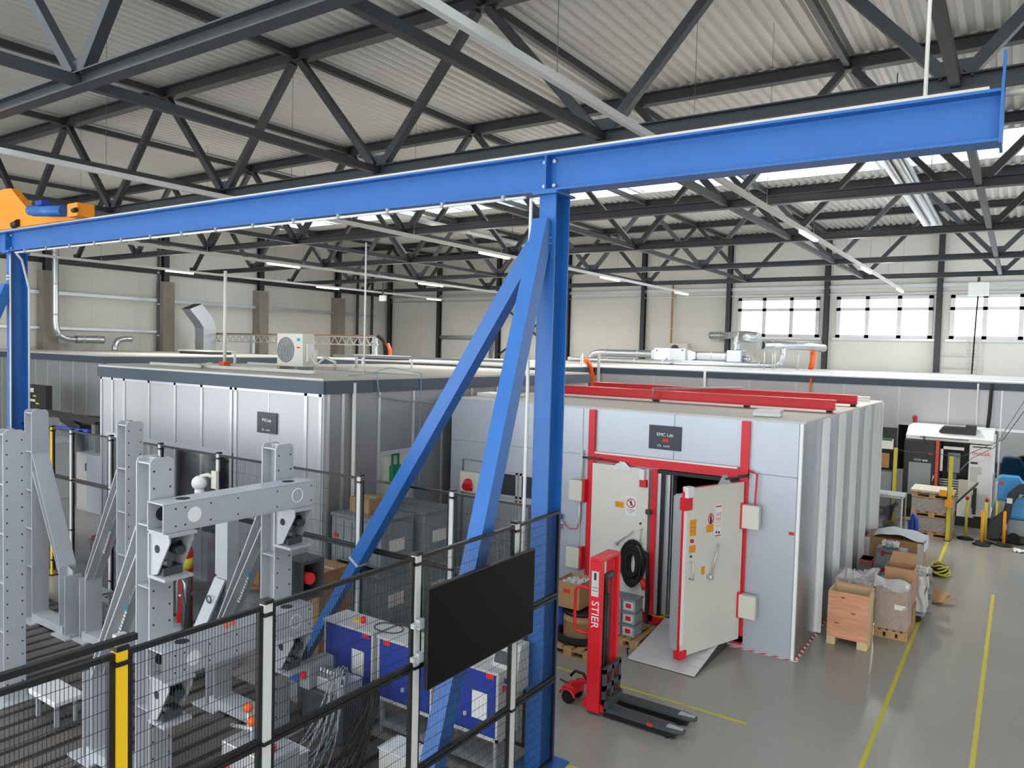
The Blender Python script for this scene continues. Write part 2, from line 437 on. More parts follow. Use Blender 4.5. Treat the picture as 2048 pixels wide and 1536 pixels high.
build('brace_foot', B().box(-8.5, -7.95, YB - .2, YB + .14, 0, .08), BLUE, br)
build('brace_collar', B().bar((-7.01, YB - .04, 1.8), (-6.99, YB - .04, 1.83), .178, .178, (0, 1, 0)), ALU, br)
b3 = build('brace', B().bar((-4.23, YB - .17, 5.95), (-4.23, 4.92, .08), .17, .17, (1, 0, 0)), BLUE, cr)
build('brace_foot', B().box(-4.4, -4.1, 4.7, 5.1, 0, .08), BLUE, b3)
build('brace', B().bar((-16.6, YB - .17, 5.6), (-17.2, 4.92, .08), .17, .17, (1, 0, 0)), BLUE, cr)
# conduits on the runway
build('conduit', B().tube([(-16.2, YB - .2, ZB0 - .04), (-4.45, YB - .2, ZB0 - .04)], .017, 8), PIPE, cr)
build('conduit', B().tube([(-4.38, YB - .2, ZB0 - .06), (-4.38, YB - .2, 5.2), (-4.36, YB - .2, 4.2), (-4.37, YB - .2, 1.0)], .019, 8), PIPE, cr)
cl = B()
for k in range(14): cl.box(-15.8 + k * .85, -15.76 + k * .85, YB - .23, YB - .12, ZB0 - .06, ZB0)
parts('conduit_clip', cl, GREY, cr)
build('conduit', B().tube([(-16.2, YB - .18, ZB0 - .05), (-16.4, YB + .0, ZB0 - .15), (-16.5, YB + .17, ZB0 - .7), (-16.52, YB + .17, 1)], .022, 8), PIPE, cr)
build('conduit', B().tube([(-16.6 + .11, YB - .17, ZB0 - .08), (-16.6 + .11, YB - .17, 1)], .015, 8), PIPE, cr)
for nm, x, y, z0, z1, r, lb in (('suspension_rod', -.735, YB - .1, ZB1 + .05, ZR, .016, 'thin white rod rising from the free end of the blue beam to the roof'),
                        ):
    tag(build(nm, B().cyl((x, y, z0), (x, y, z1), r, 8), PIPE), lb, 'rod')
# orange crane end carriage on the runway
t = thing('crane_end_carriage', 'orange overhead crane end carriage with a blue motor on the runway', 'crane', (-15.2, YB - .1, ZB1 + .05))
zz = ZB1 + .05
build('carriage_body', B().prism([(-17.4, 0), (-13.95, 0), (-13.95, .22), (-14.6, .2), (-15.55, .2), (-16.45, .78), (-17.4, .8)], (0, YB - .02, zz), (1, 0, 0), (0, 0, 1), .16), ORANGE, t, .01)
build('gear_housing', B().box(-13.95, -13.6, YB - .32, YB - .02, zz + .01, zz + .24), ORANGE, t, .01)
build('motor', B().cyl((-14.95, YB - .42, zz + .18), (-14.1, YB - .3, zz + .13), .1, 14).cyl((-15.05, YB - .44, zz + .19), (-14.93, YB - .42, zz + .18), .085, 14), BLUE, t)
build('terminal_box', B().cbox((-14.7, YB - .38, zz + .3), (.25, .15, .08)), NAVY, t)
parts('buffer', B().cyl((-13.7, YB - .34, zz + .1), (-13.55, YB - .36, zz + .1), .04, 10).cyl((-16.35, YB - .16, zz + .06), (-16.05, YB - .2, zz + .08), .07, 10), BLACK, t)
# ------------------------------------------------------------------ safety fence
XF, YF, ZF = -4.07, 7.07, 2.87
def fpost(x, y, m, label, face):
    m = LGREY if m is WHITE else m
    t = thing('fence_post', label, 'fence post', (x, y, 0), 'posts of the safety fence')
    build('shaft', B().box(x - .03, x + .03, y - .03, y + .03, .01, ZF + .01), m, t)
    build('cap', B().box(x - .036, x + .036, y - .036, y + .036, ZF + .01, ZF + .035), BLACK, t)
    build('foot_plate', B().box(x - .07, x + .07, y - .07, y + .07, 0, .012), BLACK, t)
    c = B()
    for z in (.3, 1.0, 1.94, ZF - .06): c.box(x - .04, x + .04, y - .04, y + .04, z - .012, z + .012)
    parts('clamp', c, BLACK, t)
    return t
def mesh_panel(axis, c, a0, a1, z0, z1, label, group, step=.0215, rows=.098, clear=False, coarse=False):
    t = thing('mesh_fence', label, 'fence panel', (c if axis == 'y' else (a0 + a1) / 2, (a0 + a1) / 2 if axis == 'y' else c, z0), group)
    def bx(b, u0, u1, w, zz0, zz1, dw=0):
        if axis == 'y': b.box(c - w + dw, c + w + dw, u0, u1, zz0, zz1)
        else: b.box(u0, u1, c - w + dw, c + w + dw, zz0, zz1)
    fb = B(); k = .03
    bx(fb, a0, a0 + k, .016, z0, z1); bx(fb, a1 - k, a1, .016, z0, z1); bx(fb, a0 + k, a1 - k, .016, z0, z0 + k); bx(fb, a0 + k, a1 - k, .016, z1 - k, z1)
    build('frame', fb, BLACK, t)
    mb = B()
    if clear:
        bx(mb, a0 + k, a1 - k, .002, z0 + k, z1 - k); build('clear_sheet', mb, CLEAR, t)
    else:
        n = int((a1 - a0) / step); w = .0013
        for i in range(1, n):
            u = a0 + (a1 - a0) * i / n; bx(mb, u - w, u + w, w, z0 + .01, z1 - .01)
        n = int((z1 - z0) / rows)
        for i in range(1, n):
            z = z0 + (z1 - z0) * i / n; bx(mb, a0 + .01, a1 - .01, w, z - w, z + w, .003)
        build('wire_mesh', mb, BLACK, t)
    return t
FP = [(1.25, WHITE), (2.22, YEL), (3.2, WHITE), (4.7, WHITE), (6.18, WHITE)]
for (y, m), lb in zip(FP, ('white fence post beyond the sliding door rail', 'yellow fence post carrying the end of the sliding door rail', 'white fence post between the yellow post and the screen', 'white fence post holding the two arms of the black screen', 'white fence post half hidden behind the black screen')):
    fpost(XF, y, m, lb, 'y')
ends = [('near the camera, by the sliding rail', 1.28, 2.185), ('', 2.255, 3.165), ('', 3.235, 4.665), ('', 4.735, 6.145), ('', 6.215, 7.03)]
nm = ['under the sliding door rail', 'next to the yellow post', 'in front of the hose bundle', 'behind the black screen', 'before the tall blue post']
for (q, a, c), n_ in zip(ends, nm):
    mesh_panel('y', XF, a, c, 1.95, ZF, 'upper black wire mesh fence panel ' + n_, 'front fence panels')
    if a < 4:
        mesh_panel('y', XF, a, c, .1, 1.94, 'lower black wire mesh fence panel ' + n_, 'front fence panels')
    else:
        mesh_panel('y', XF, a, c, 1.03, 1.94, 'middle black wire mesh fence panel ' + n_, 'front fence panels')
        mesh_panel('y', XF, a, c, .1, 1.02, 'bottom black wire mesh fence panel ' + n_, 'front fence panels')
    # dark rails where two panels meet
t = thing('sliding_door_rail', 'black door rail running along the fence top to the yellow post', 'rail', (XF + .1, 1.2, ZF + .08))
build('rail', B().box(XF + .02, XF + .06, 0.4, 2.29, ZF + .06, ZF + .095), BLACK, t)
parts('bracket', B().box(XF - .02, XF + .02, 2.19, 2.25, ZF + .035, ZF + .1).box(XF - .02, XF + .02, 1.22, 1.28, ZF + .035, ZF + .1), ALU, t)
# rear fence
RP = [(-15.37, YEL, 'yellow rear fence post beside the leaning grey brace'), (-14.63, WHITE, 'white rear fence post next to the yellow one'), (-13.26, WHITE, 'white rear fence post in front of the red stool'),
      (-11.72, WHITE, 'white rear fence post peeking over the hole-drilled grey column'), (-10.15, WHITE, 'white rear fence post carrying the dome camera'), (-7.12, WHITE, 'white rear fence post in front of the grey pallet boxes'), (-5.57, WHITE, 'white rear fence post between the boxes and the blue brace')]
for x, m, lb in RP: fpost(x, YF, m, lb, 'x')
xs = [-17.2] + [p[0] for p in RP] + [-4.42]
xs.insert(6, -8.65)
wh = ['behind the black machinery end', 'between the yellow post and its white neighbour', 'in front of the red stool', 'beside the hole-drilled column top', 'below the cabin windows', 'between camera post and cross beam', 'before the cabin corner', 'in front of the grey pallet boxes', 'beside the tall blue post']
for i in range(len(xs) - 1):
    a, c = xs[i] + .035, xs[i + 1] - .035
    cl = i < 5
    mesh_panel('x', YF, a, c, 1.95, ZF, 'upper %s rear fence panel ' % ('clear' if cl else 'wire mesh') + wh[i], 'rear fence panels', clear=cl, rows=.2)
    mesh_panel('x', YF, a, c, .1, 1.94, 'lower %s rear fence panel ' % ('clear' if cl else 'wire mesh') + wh[i], 'rear fence panels', clear=cl, rows=.2)
# dome camera on post
t = thing('dome_camera', 'white dome surveillance camera on the rear fence post', 'camera', (-10.15, YF - .2, 2.5))
build('bracket', B().box(-10.21, -10.09, YF - .09, YF - .04, 2.35, 2.62).tube([(-10.15, YF - .05, 2.5), (-10.25, YF - .12, 2.56), (-10.38, YF - .16, 2.52)], .03, 8), OFFW, t)
build('housing', B().ball((-10.4, YF - .16, 2.42), .12, 16, 10, (1, 1, .95)), WHITE, t)
build('lens_dome', B().ball((-10.4, YF - .16, 2.29), .075, 12, 8), WHITE, t)
# black screen on the fence
t = thing('flat_screen', 'large black flat screen hung on the outside of the safety fence', 'screen', (-3.95, 5.5, 2.2))
ya, yb, za, zb = 4.72, 6.36, 1.755, 2.615
build('panel', B().box(-3.99, -3.945, ya, yb, za, zb), BLACK, t, .006)
build('display', B().box(-3.945, -3.942, ya + .012, yb - .012, za + .015, zb - .012), SCREEN, t)
build('support_arm', B().box(-4.03, -3.99, 4.6, 6.2, 2.3, 2.34), ALU, t)
build('support_arm', B().box(-4.03, -3.99, 4.6, 6.2, 2.02, 2.06), ALU, t)
parts('clamp', B().box(-4.035, -3.985, 4.66, 4.72, 2.28, 2.36).box(-4.035, -3.985, 4.66, 4.72, 2.0, 2.08), ALU, t)

# ------------------------------------------------------------------ cell floor with slotted rails
fb = B().box(-18, -4.5, .2, 6.35, 0, .02)
sbuild('floor_plate', fb, BROWN)
sl = B(); x = -17.8
while x < -4.6: sl.box(x, x + .07, .2, 6.35, .02, .024); x += .3
sbuild('floor_slot', sl, BLACK)

# ------------------------------------------------------------------ test rig uprights
def holes(b, xf, y0, y1, z0, z1, nx, r=.011, dx=.002, dz=.17):
    z = z0
    while z < z1:
        b.cyl((xf, y0, z), (xf + math.copysign(.002, nx), y0, z), r, 8); b.cyl((xf, y1, z), (xf + math.copysign(.002, nx), y1, z), r, 8); z += dz
def plate(b, yc, xc, z0, z1, w, t=.016, ch=.05):
    """flange plate in the YZ plane with clipped top corners"""
    b.prism([(yc - w / 2, z0), (yc + w / 2, z0), (yc + w / 2, z1 - ch), (yc + w / 2 - ch * .35, z1 - ch * .3), (yc + w / 2 - ch, z1), (yc - w / 2 + ch, z1), (yc - w / 2 + ch * .35, z1 - ch * .3), (yc - w / 2, z1 - ch)], (xc, 0, 0), (0, 1, 0), (0, 0, 1), t)
def upright(label, hh=3.44, mark=True, braced=True):
    """column at origin, drilled flange towards +x, brace falling towards -x"""
    t = thing('rig_column', label, 'test rig column', (0, 0, 0), 'test rig columns')
    w, d = .25, .25
    b = B(); plate(b, 0, -.016, .03, hh, w); build('drilled_flange', b, RIG, t)
    b = B(); plate(b, 0, -d, .03, hh, w); build('rear_flange', b, RIG, t)
    build('web', B().box(-d + .016, -.016, -.008, .008, .03, hh - .01), RIG, t)
    s = B(); z = .9
    while z < hh: s.box(-d + .016, -.016, -w / 2 + .01, w / 2 - .01, z, z + .014); z += .62
    parts('stiffener', s, RIG, t)
    h = B(); holes(h, .0, -.085, .085, .25, hh - .08, 1); build('bolt_holes', h, HOLE, t)
    build('base_plate', B().box(-.42, .16, -.22, .22, .024, .05), RIG, t)
    if braced:
        zt, zk, xk = 2.62, 1.02, -1.12
        br = B()
        for off in (0, -.19):
            br.bar((-d, 0, zt + off * 1.5 + .12), (xk, 0, zk + off * .6 + .06), w, .016, (1, 0, 1))
            br.bar((xk + off * .9, 0, zk + off * .6 + .065), (xk + off * .9, 0, .03), w, .016, (1, 0, 0))
        br.prism([(-d, zt + .12), (-d, zt - .2), (xk, zk - .1), (xk, .03), (xk - .17, .03), (xk - .17, zk), (xk, zk + .06)], (0, .006, 0), (1, 0, 0), (0, 0, 1), .012)
        build('brace', br, RIG, t)
        build('base_beam', B().box(xk - .1, -d, -.125, .125, .05, .17), RIG, t)
        build('foot_plate', B().box(xk - .35, xk + .1, -.2, .2, .024, .05), RIG, t)
        build('ring_bolt', B().tube([(xk * .52 + .04 * math.cos(a), -.02, 1.95 + .04 * math.sin(a)) for a in [i * PI / 4 for i in range(8)]], .01, 6, closed=True), ALU, t)
        if mark:
            dv = V((-d - xk, 0, (zt + .12) - (zk + .06))).normalized()
            c0 = V((xk, -.01, zk - .0)) + dv * .75 + V((.05, 0, -.09))
            nv_ = V((-dv.z, 0, dv.x)); lb = B()
            for i_, hh_ in enumerate((.05, .035, .03, .045, .03, .035, .03, .05, .03)):
                lb.prism([(-.2 + i_ * .045, -.02), (-.172 + i_ * .045, -.02), (-.172 + i_ * .045, -.02 + hh_), (-.2 + i_ * .045, -.02 + hh_)], c0, dv, nv_, .003)
            build('brace_lettering', lb, PAPER, t)
            q = c0 + dv * .24
            build('brace_logo', B().prism([(-.05, -.03), (.05, 0), (-.05, .035), (-.03, 0)], q, dv, V((-dv.z, 0, dv.x)), .003), CYAN, t)
    return t
u0_ = upright('silver rig column carrying the ends of the long cross beam')
u0_.location = (-7.0, 4.24, 0)
u0_['label'] = 'silver drilled rig column holding the open end of the cross beam'
dup(u0_, None, (-7.0, 5.74, 0), None, 'silver drilled rig column at the closed end of the cross beam, beside the yellowed box')
dup(u0_, None, (-10.36, 5.86, 0), None, 'silver drilled rig column standing just behind the cross beam end column')
dup(u0_, None, (-10.3, 4.29, 0), None, 'silver drilled rig column in front of the slim blue crane post')
dup(u0_, None, (-13.2, 5.77, 0), PI, 'silver rig column with its sloping brace beside the yellow rear post')
dup(u0_, None, (-13.9, 4.6, 0), PI, 'silver rig column cut by the edge of the picture, brace towards the fence')

def crossbeam(z, label):
    """square tube along y with round cut-outs and two console brackets"""
    t = thing('cross_beam', label, 'test rig beam', (-6.9, 5.0, z), 'test rig beams')
    x0, x1, y0, y1, h, k = -6.975, -6.70, 4.07, 5.93, .29, .014
    b = B().box(x0, x1, y0, y1, z + h - k, z + h).box(x0, x1, y0, y1, z, z + k).box(x0, x0 + k, y0, y1, z + k, z + h - k).box(x1 - k, x1, y0, y1, z + k, z + h - k)
    build('square_tube', b, RIG, t, .004)
    d = B(); zc = z + h / 2
    d.cyl((x1, 4.4, zc), (x1 + .002, 4.4, zc), .075, 24)
    build('side_opening', d, WHITE, t)
    build('opening_rim', B().tube([(x1, 5.68 + .075 * math.cos(a), zc + .075 * math.sin(a)) for a in [i * PI / 12 for i in range(24)]], .006, 5, closed=True), WHITE, t)
    d = B()
    for yy in (4.36, 5.66): d.cyl(((x0 + x1) / 2, yy, z + h), ((x0 + x1) / 2, yy, z + h + .002), .07, 24)
    for yy in (4.2, 4.3, 4.58, 4.9, 5.4, 5.88):
        for dz in (.06, h - .06): d.cyl((x1, yy, z + dz), (x1 + .002, yy, z + dz), .01, 8)
    d.cyl((x0 + k, 4.22, zc), (x0 + k + .002, 4.22, zc), .07, 20)
    build('dark_openings', d, HOLE, t)
    for yy in (4.24, 5.74):
        c = thing_part = build('console', B().box(-6.98, -6.64, yy - .15, yy + .15, z - .03, z - .002).box(-6.998, -6.975, yy - .15, yy + .15, z - .47, z - .03), RIG, t)
        g = B()
        for s in (-.13, .115):
            g.prism([(-6.975, z - .03), (-6.66, z - .03), (-6.66, z - .09), (-6.86, z - .42), (-6.975, z - .45)], (0, yy + s + .015, 0), (1, 0, 0), (0, 0, 1), .016)
        g.box(-6.975, -6.7, yy - .15, yy + .15, z - .47, z - .44)
        parts('gusset', g, RIG, c)
        q = B()
        for s in (-.133, .0985): q.cyl((-6.86, yy + s - .0, z - .17), (-6.86, yy + s + .002 * (-1 if s < 0 else 1) - (.001 if s < 0 else -.03), z - .17), .04, 12)
        parts('slot', q, HOLE, c)
        m = B().cyl((-6.9, yy - .09, z - .3), (-6.72, yy - .09, z - .3), .03, 10).cyl((-6.9, yy + .05, z - .2), (-6.75, yy + .05, z - .2), .045, 10).box(-6.97, -6.8, yy - .1, yy + .1, z - .44, z - .36)
        parts('clamp_screw', m, DGREY, c)
    return t
crossbeam(2.745, 'silver square tube cross beam at head height of the rig')
crossbeam(1.3, 'silver square tube cross beam low in the rig, seen through the fence mesh')
t = thing('hoist_ring', 'orange lifting ring on top of the low cross beam', 'ring', (-6.83, 4.9, 1.6))
build('ring', B().tube([(-6.83, 4.9 + .05 * math.cos(a), 1.62 + .05 * math.sin(a)) for a in [i * PI / 5 for i in range(10)]], .02, 8, closed=True), ORG, t)
# separate light column with brace towards the camera
t = thing('support_column', 'pale grey support column with a bent brace under the cross beam', 'support column', (-9.1, 6.45, 0))
build('column', B().box(-9.22, -8.98, 6.4, 6.58, .02, 2.35), RIG, t)
build('brace', B().bar((-9.1, 6.38, 1.3), (-9.1, 5.75, .1), .23, .03, (0, 1, 0)).prism([(6.4, 1.3), (5.77, .1), (5.77, .03), (6.4, .03)], (-9.2, 0, 0), (0, 1, 0), (0, 0, 1), .015), RIG, t)
build('ring_bolt', B().tube([(-9.1 + .05 * math.cos(a), 6.2, 1.06 + .05 * math.sin(a)) for a in [i * PI / 4 for i in range(8)]], .01, 6, closed=True), DGREY, t)
# ------------------------------------------------------------------ blue cabinets in the cell
def cabinet(xa, label, first=True):
    t = thing('control_cabinet', label, 'cabinet', ((xa + .42), 6.72, .42), 'blue fronted cabinets')
    x1 = xa + .84; y0, y1 = 6.45, 6.83; z0, z1 = .42, 1.17
    build('carcass', B().box(xa, x1, y0 + .02, y1, z0, z1 - .02).box(xa, xa + .03, y0, y0 + .02, z0, z1 - .02).box(x1 - .03, x1, y0, y0 + .02, z0, z1 - .02).box(xa, x1, y0, y0 + .02, z0, z0 + .04), LGREY, t)
    build('top', B().box(xa - .01, x1 + .01, y0 - .01, y1 + .01, z1 - .02, z1 + .01), LGREY, t)
    d = build('door', B().box(xa + .035, x1 - .035, y0 - .004, y0 + .018, z0 + .045, z1 - .03), NAVY, t, .004)
    build('door_lock', B().cyl((xa + .42, y0 - .004, z0 + .22), (xa + .42, y0 - .03, z0 + .22), .025, 12), ALU, d)
    if first: build('notice', B().box(xa + .5, xa + .7, y0 - .007, y0 - .0045, z0 + .2, z0 + .5), PAPER, d)
    build('sticker', B().box(xa + (.68 if first else .1), xa + (.78 if first else .2), y0 - .013, y0 - .0045, z1 - .075, z1 - .02), TAPE, d)
    p = B()
    for xx in (xa + .03, x1 - .07):
        for yy in (y0 + .03, y1 - .07): p.box(xx, xx + .04, yy, yy + .04, 0.02, z0)
    p.box(xa + .02, x1 - .02, y0 + .02, y1 - .02, .1, .13)
    build('stand', p, GREY, t)
    return t
cabinet(-7.08, 'blue door cabinet with a white notice, at the end away from the tall blue post')
cabinet(-6.16, 'middle blue door cabinet, half covered by the fence post', False)
cabinet(-5.25, 'blue door cabinet with a white notice, next to the tall blue post')
t = thing('control_button', 'red and yellow button box on top of the blue cabinets', 'button box', (-6.6, 6.6, 1.18))
build('housing', B().box(-6.72, -6.6, 6.6, 6.66, 1.18, 1.21), YEL, t); build('button', B().cyl((-6.58, 6.63, 1.18), (-6.58, 6.63, 1.25), .035, 12), RED, t)
tag(build('cable_coil', B().tube([(-6.2 + .2 * math.cos(a), 6.68 + .14 * math.sin(a), 1.19 + .004 * math.sin(3 * a)) for a in [i * PI / 12 for i in range(24)]], .008, 6, closed=True), DGREY), 'thin dark cable coil lying on the blue cabinet tops', 'cable')
# small display console by the post
t = thing('control_box', 'light grey control console with display and red buttons by the tall blue post', 'control box', (-4.4, 6.7, .9))
ca, cb_ = -4.6, -4.26
build('housing', B().prism([(6.56, .95), (6.56, 1.1), (6.64, 1.45), (6.8, 1.45), (6.8, .95)], (ca, 0, 0), (0, 1, 0), (0, 0, 1), cb_ - ca), LGREY, t, .006)
build('display', B().cbox(((ca + cb_) / 2, 6.596, 1.29), (.27, .012, .13), R=Matrix.Rotation(-.225, 3, 'X')), DGREY, t)
build('keypad', B().box(ca + .04, cb_ - .05, 6.552, 6.561, 1.04, 1.09), NAVY, t)
parts('button', B().cyl((ca + .08, 6.56, .99), (ca + .08, 6.52, .99), .03, 10).cyl((ca + .2, 6.56, .99), (ca + .2, 6.52, .99), .03, 10), RED, t)
build('bracket', B().box(ca + .1, cb_ - .05, 6.8, 6.825, 1.0, 1.4), GREY, t)
build('pole', B().cyl((-4.43, 6.72, .02), (-4.43, 6.72, .95), .03, 10), GREY, t)
build('cable', B().tube([(-4.4, 6.7, 1.45), (-4.36, 6.7, 1.6), (-4.48, 6.72, 1.68), (-4.55, 6.75, 1.4)], .015, 8), OFFW, t)
t = thing('parts_tray', 'light grey tray of parts low behind the sliding rail', 'tray', (-9.4, 4.4, 0))
build('tray', B().box(-9.75, -9.1, 4.2, 4.55, .3, .36), LGREY, t, .01)
tl_ = B()
for x in (-9.65, -9.2):
    for y in (4.27, 4.48): tl_.box(x - .02, x + .02, y - .02, y + .02, .024, .3)
parts('leg', tl_, GREY, t)

# loose things inside the cell
def cyl_thing(): pass
t = thing('gas_cylinder', 'tall red gas cylinder with yellow band behind the rig column', 'gas cylinder', (-10.6, 6.78, 0))
gx, gy = -10.6, 6.8
build('body', B().lathe((gx, gy, .02), [(.11, 0), (.12, .03), (.12, 1.3), (.1, 1.4), (.05, 1.47), (.03, 1.5)], 20), FRED, t)
build('yellow_band', B().lathe((gx, gy, 1.08), [(.122, 0), (.122, .17)], 20), LYEL, t)
build('valve', B().cyl((gx, gy, 1.5), (gx, gy, 1.6), .03, 10).cyl((gx - .07, gy, 1.57), (gx + .07, gy, 1.57), .02, 8), ALU, t)
build('strap', B().lathe((gx, gy, .66), [(.124, 0), (.124, .04)], 20), ALU, t)
t = thing('hydraulic_pump', 'small grey hydraulic pump stand with gauges beside the red gas cylinder', 'pump', (-10.3, 6.7, 0))
build('base', B().lathe((-10.35, 6.5, .02), [(.16, 0), (.16, .25), (.1, .3)], 14), GREY, t)
build('column', B().cyl((-10.25, 6.6, .05), (-10.25, 6.6, 1.1), .07, 10), DGREY, t)
build('guard_loop', B().tube([(-10.4, 6.55, .5), (-10.4, 6.55, .95), (-10.3, 6.55, 1.12), (-10.2, 6.55, .95), (-10.2, 6.55, .5)], .02, 8), ALU, t)
build('hose', B().tube([(-10.2, 6.5, .9), (-10.05, 6.45, .7), (-10.0, 6.4, .35), (-10.2, 6.35, .1)], .018, 8), DGREY, t)
t = thing('manifold_block', 'steel valve manifold with orange knobs on the slotted floor of the cell', 'valve block', (-6.2, 4.9, 0))
build('block', B().box(-6.45, -5.75, 4.55, 4.95, .3, .62), ALU, t, .01); build('plinth', B().box(-6.4, -5.8, 4.6, 4.9, .024, .3), GREY, t)
k = B().ball((-6.3, 4.75, .92), .05).ball((-6.2, 4.72, .82), .05); parts('knob', k, ORG, t)
parts('spindle', B().cyl((-6.3, 4.75, .62), (-6.3, 4.75, .9), .015, 8).cyl((-6.2, 4.72, .62), (-6.2, 4.72, .8), .015, 8).cyl((-6.5, 4.7, .7), (-6.0, 4.8, .74), .02, 8), ALU, t)
parts('plug', B().box(-6.4, -6.32, 4.535, 4.55, .36, .48).cyl((-5.9, 4.7, .62), (-5.9, 4.7, .68), .06, 10), RED, t)
parts('fitting', B().cyl((-6.1, 4.55, .45), (-6.1, 4.5, .45), .03, 8).cyl((-5.95, 4.55, .45), (-5.95, 4.5, .45), .03, 8).cyl((-5.82, 4.55, .5), (-5.82, 4.5, .5), .03, 8).cyl((-6.02, 4.8, .62), (-6.02, 4.8, .72), .025, 8), DUCT, t)
def cablebunch(name, label, pts0, n, spread, mt, r=.009, seed=1):
    rnd = random.Random(seed); b = B()
    for i in range(n):
        o = V((rnd.uniform(-1, 1), rnd.uniform(-1, 1), rnd.uniform(-.4, .4))) * spread; e = V((rnd.uniform(-1, 1), rnd.uniform(-1, 1), 0)) * spread * 3.4; wob = spread * .9
        m = len(pts0); q = []
        for j, p in enumerate(pts0):
            f = j / (m - 1); q.append(V(p) + o * (1 - f) * .5 + e * f * f + V((rnd.uniform(-1, 1), rnd.uniform(-1, 1), rnd.uniform(-1, 1))) * wob * (0.2 + f))
        for p in q: p.z = max(p.z, .04)
        # smooth by subdivision
        for _ in range(2):
            q2 = [q[0]]
            for a, c in zip(q, q[1:]): q2 += [a * .75 + c * .25, a * .25 + c * .75]
            q2.append(q[-1]); q = q2
        b.tube(q, r * rnd.uniform(.6, 1.3), 5)
    return tag(build(name, b, mt), label, 'cables')
t = thing('power_unit', 'dark hydraulic power unit with red tags in front of the blue cabinets', 'power unit', (-6.6, 5.8, 0))
build('tank', B().box(-6.9, -6.2, 5.95, 6.35, .024, .55), DGREY, t, .02)
build('cover', B().box(-6.9, -6.72, 5.9, 6.3, .55, .85), GREY, t, .02)
build('manifold', B().box(-6.7, -6.25, 6.0, 6.3, .55, .7), ALU, t, .01)
parts('red_tag', B().box(-6.86, -6.76, 5.885, 5.9, .68, .76).cyl((-6.35, 5.95, .45), (-6.35, 5.9, .45), .05, 10).cyl((-6.55, 5.95, .3), (-6.55, 5.9, .3), .06, 10), RED, t)
cf = B()
for i in range(8): cf.cyl((-6.68 + i * .055, 6.05, .7), (-6.68 + i * .055, 6.05, .8), .018, 8)
parts('coupling', cf, DUCT, t)
cablebunch('cable_bundle', 'bundle of grey hoses hanging from the cabinets to the cell floor', [(-6.35, 6.15, .78), (-6.2, 5.9, .95), (-6.05, 5.6, .5), (-6.1, 5.3, .08), (-6.4, 4.9, .05)], 12, .13, GREY, .009, 3)
cablebunch('cable_bundle', 'tangle of black cables on the cell floor below the blue cabinets', [(-6.0, 6.2, .7), (-5.8, 5.95, .6), (-5.7, 5.6, .12), (-5.5, 5.2, .05), (-5.0, 5.0, .05)], 14, .14, RUBBER, .01, 5)
cablebunch('cable_bundle', 'strand of shiny braided hoses beside the sloping blue brace', [(-5.0, 6.2, .5), (-4.85, 6.0, .45), (-4.85, 5.7, .1), (-4.75, 5.3, .05)], 10, .09, DUCT, .01, 8)
tag(build('paper_sheet', B().box(-6.05, -5.7, 4.98, 5.28, .03, .034)), 'white sheet lying under the hoses on the cell floor', 'paper') if False else None
for c, d, lb in (((-6.2, 5.2, .17), (.35, .2, .3), 'white enamelled drip tray box standing below the hose bundle'), ((-5.15, 5.85, .2), (.5, .3, .36), 'light grey pump box under the blue cabinet beside the brace')):
    t = thing('floor_box', lb, 'box', (c[0], c[1], 0))
    build('body', B().cbox(c, d), LGREY, t, .01); build('lid', B().cbox((c[0], c[1], c[2] + d[2] / 2 + .008), (d[0] + .02, d[1] + .02, .016)), WHITE, t)
t = thing('instrument_box', 'black instrument frame with a round dial beside the cross beam column', 'instrument', (-7.0, 6.25, 1.3))
parts('frame_bar', B().box(-7.35, -7.02, 6.02, 6.06, 1.5, 1.98).box(-7.35, -7.02, 6.34, 6.38, 1.5, 1.98).box(-7.35, -7.02, 6.06, 6.34, 1.94, 1.98).box(-7.35, -7.02, 6.06, 6.34, 1.5, 1.54).box(-7.35, -7.31, 6.06, 6.34, 1.54, 1.94), DGREY, t)
build('dial', B().cyl((-7.3, 6.2, 1.74), (-7.05, 6.2, 1.74), .07, 16), TAPE, t)
build('stand', B().box(-7.22, -7.14, 6.16, 6.24, .024, 1.5), DGREY, t)
# box of cardboard in the cell and pile behind
def carton(x0, x1, y0, y1, z0, z1, label, tagm=True, open_=False, m=CARD, name='cardboard_box'):
    t = thing(name, label, 'cardboard box', ((x0 + x1) / 2, (y0 + y1) / 2, z0))
    if open_:
        k = .012
        parts('wall', B().box(x0, x1, y0, y0 + k, z0, z1).box(x0, x1, y1 - k, y1, z0, z1).box(x0, x0 + k, y0 + k, y1 - k, z0, z1).box(x1 - k, x1, y0 + k, y1 - k, z0, z1).box(x0, x1, y0, y1, z0, z0 + k), m, t)
    else:
        build('walls', B().box(x0, x1, y0, y1, z0, z1), m, t, .006)
        build('tape_seam', B().box(x0 - .001, x1 + .001, (y0 + y1) / 2 - .03, (y0 + y1) / 2 + .03, z1, z1 + .002), FILM, t)
    if tagm: build('red_label', B().box((x0 + x1) / 2 - .06, (x0 + x1) / 2 + .06, y0 - .003, y0, z1 - .16, z1 - .1), TAPE, t)
    return t
carton(-9.2, -8.35, 7.5, 8.1, 0.0, 1.25, 'tall brown cardboard box behind the rear fence below the grey pallet boxes')
carton(-10.35, -9.85, 7.6, 8.1, .75, 1.2, 'brown cardboard box on a round cable drum behind the camera post')
t = thing('cable_drum', 'wooden cable drum with grey cable behind the rear fence', 'cable drum', (-10.1, 7.9, 0))
build('flange', B().cyl((-10.2, 7.8, .68), (-10.2, 7.8, .74), .42, 24), CARD, t); build('flange', B().cyl((-10.2, 7.8, 0), (-10.2, 7.8, .06), .42, 24), CARD, t)
build('winding', B().cyl((-10.2, 7.8, .06), (-10.2, 7.8, .68), .36, 24), GREY, t)
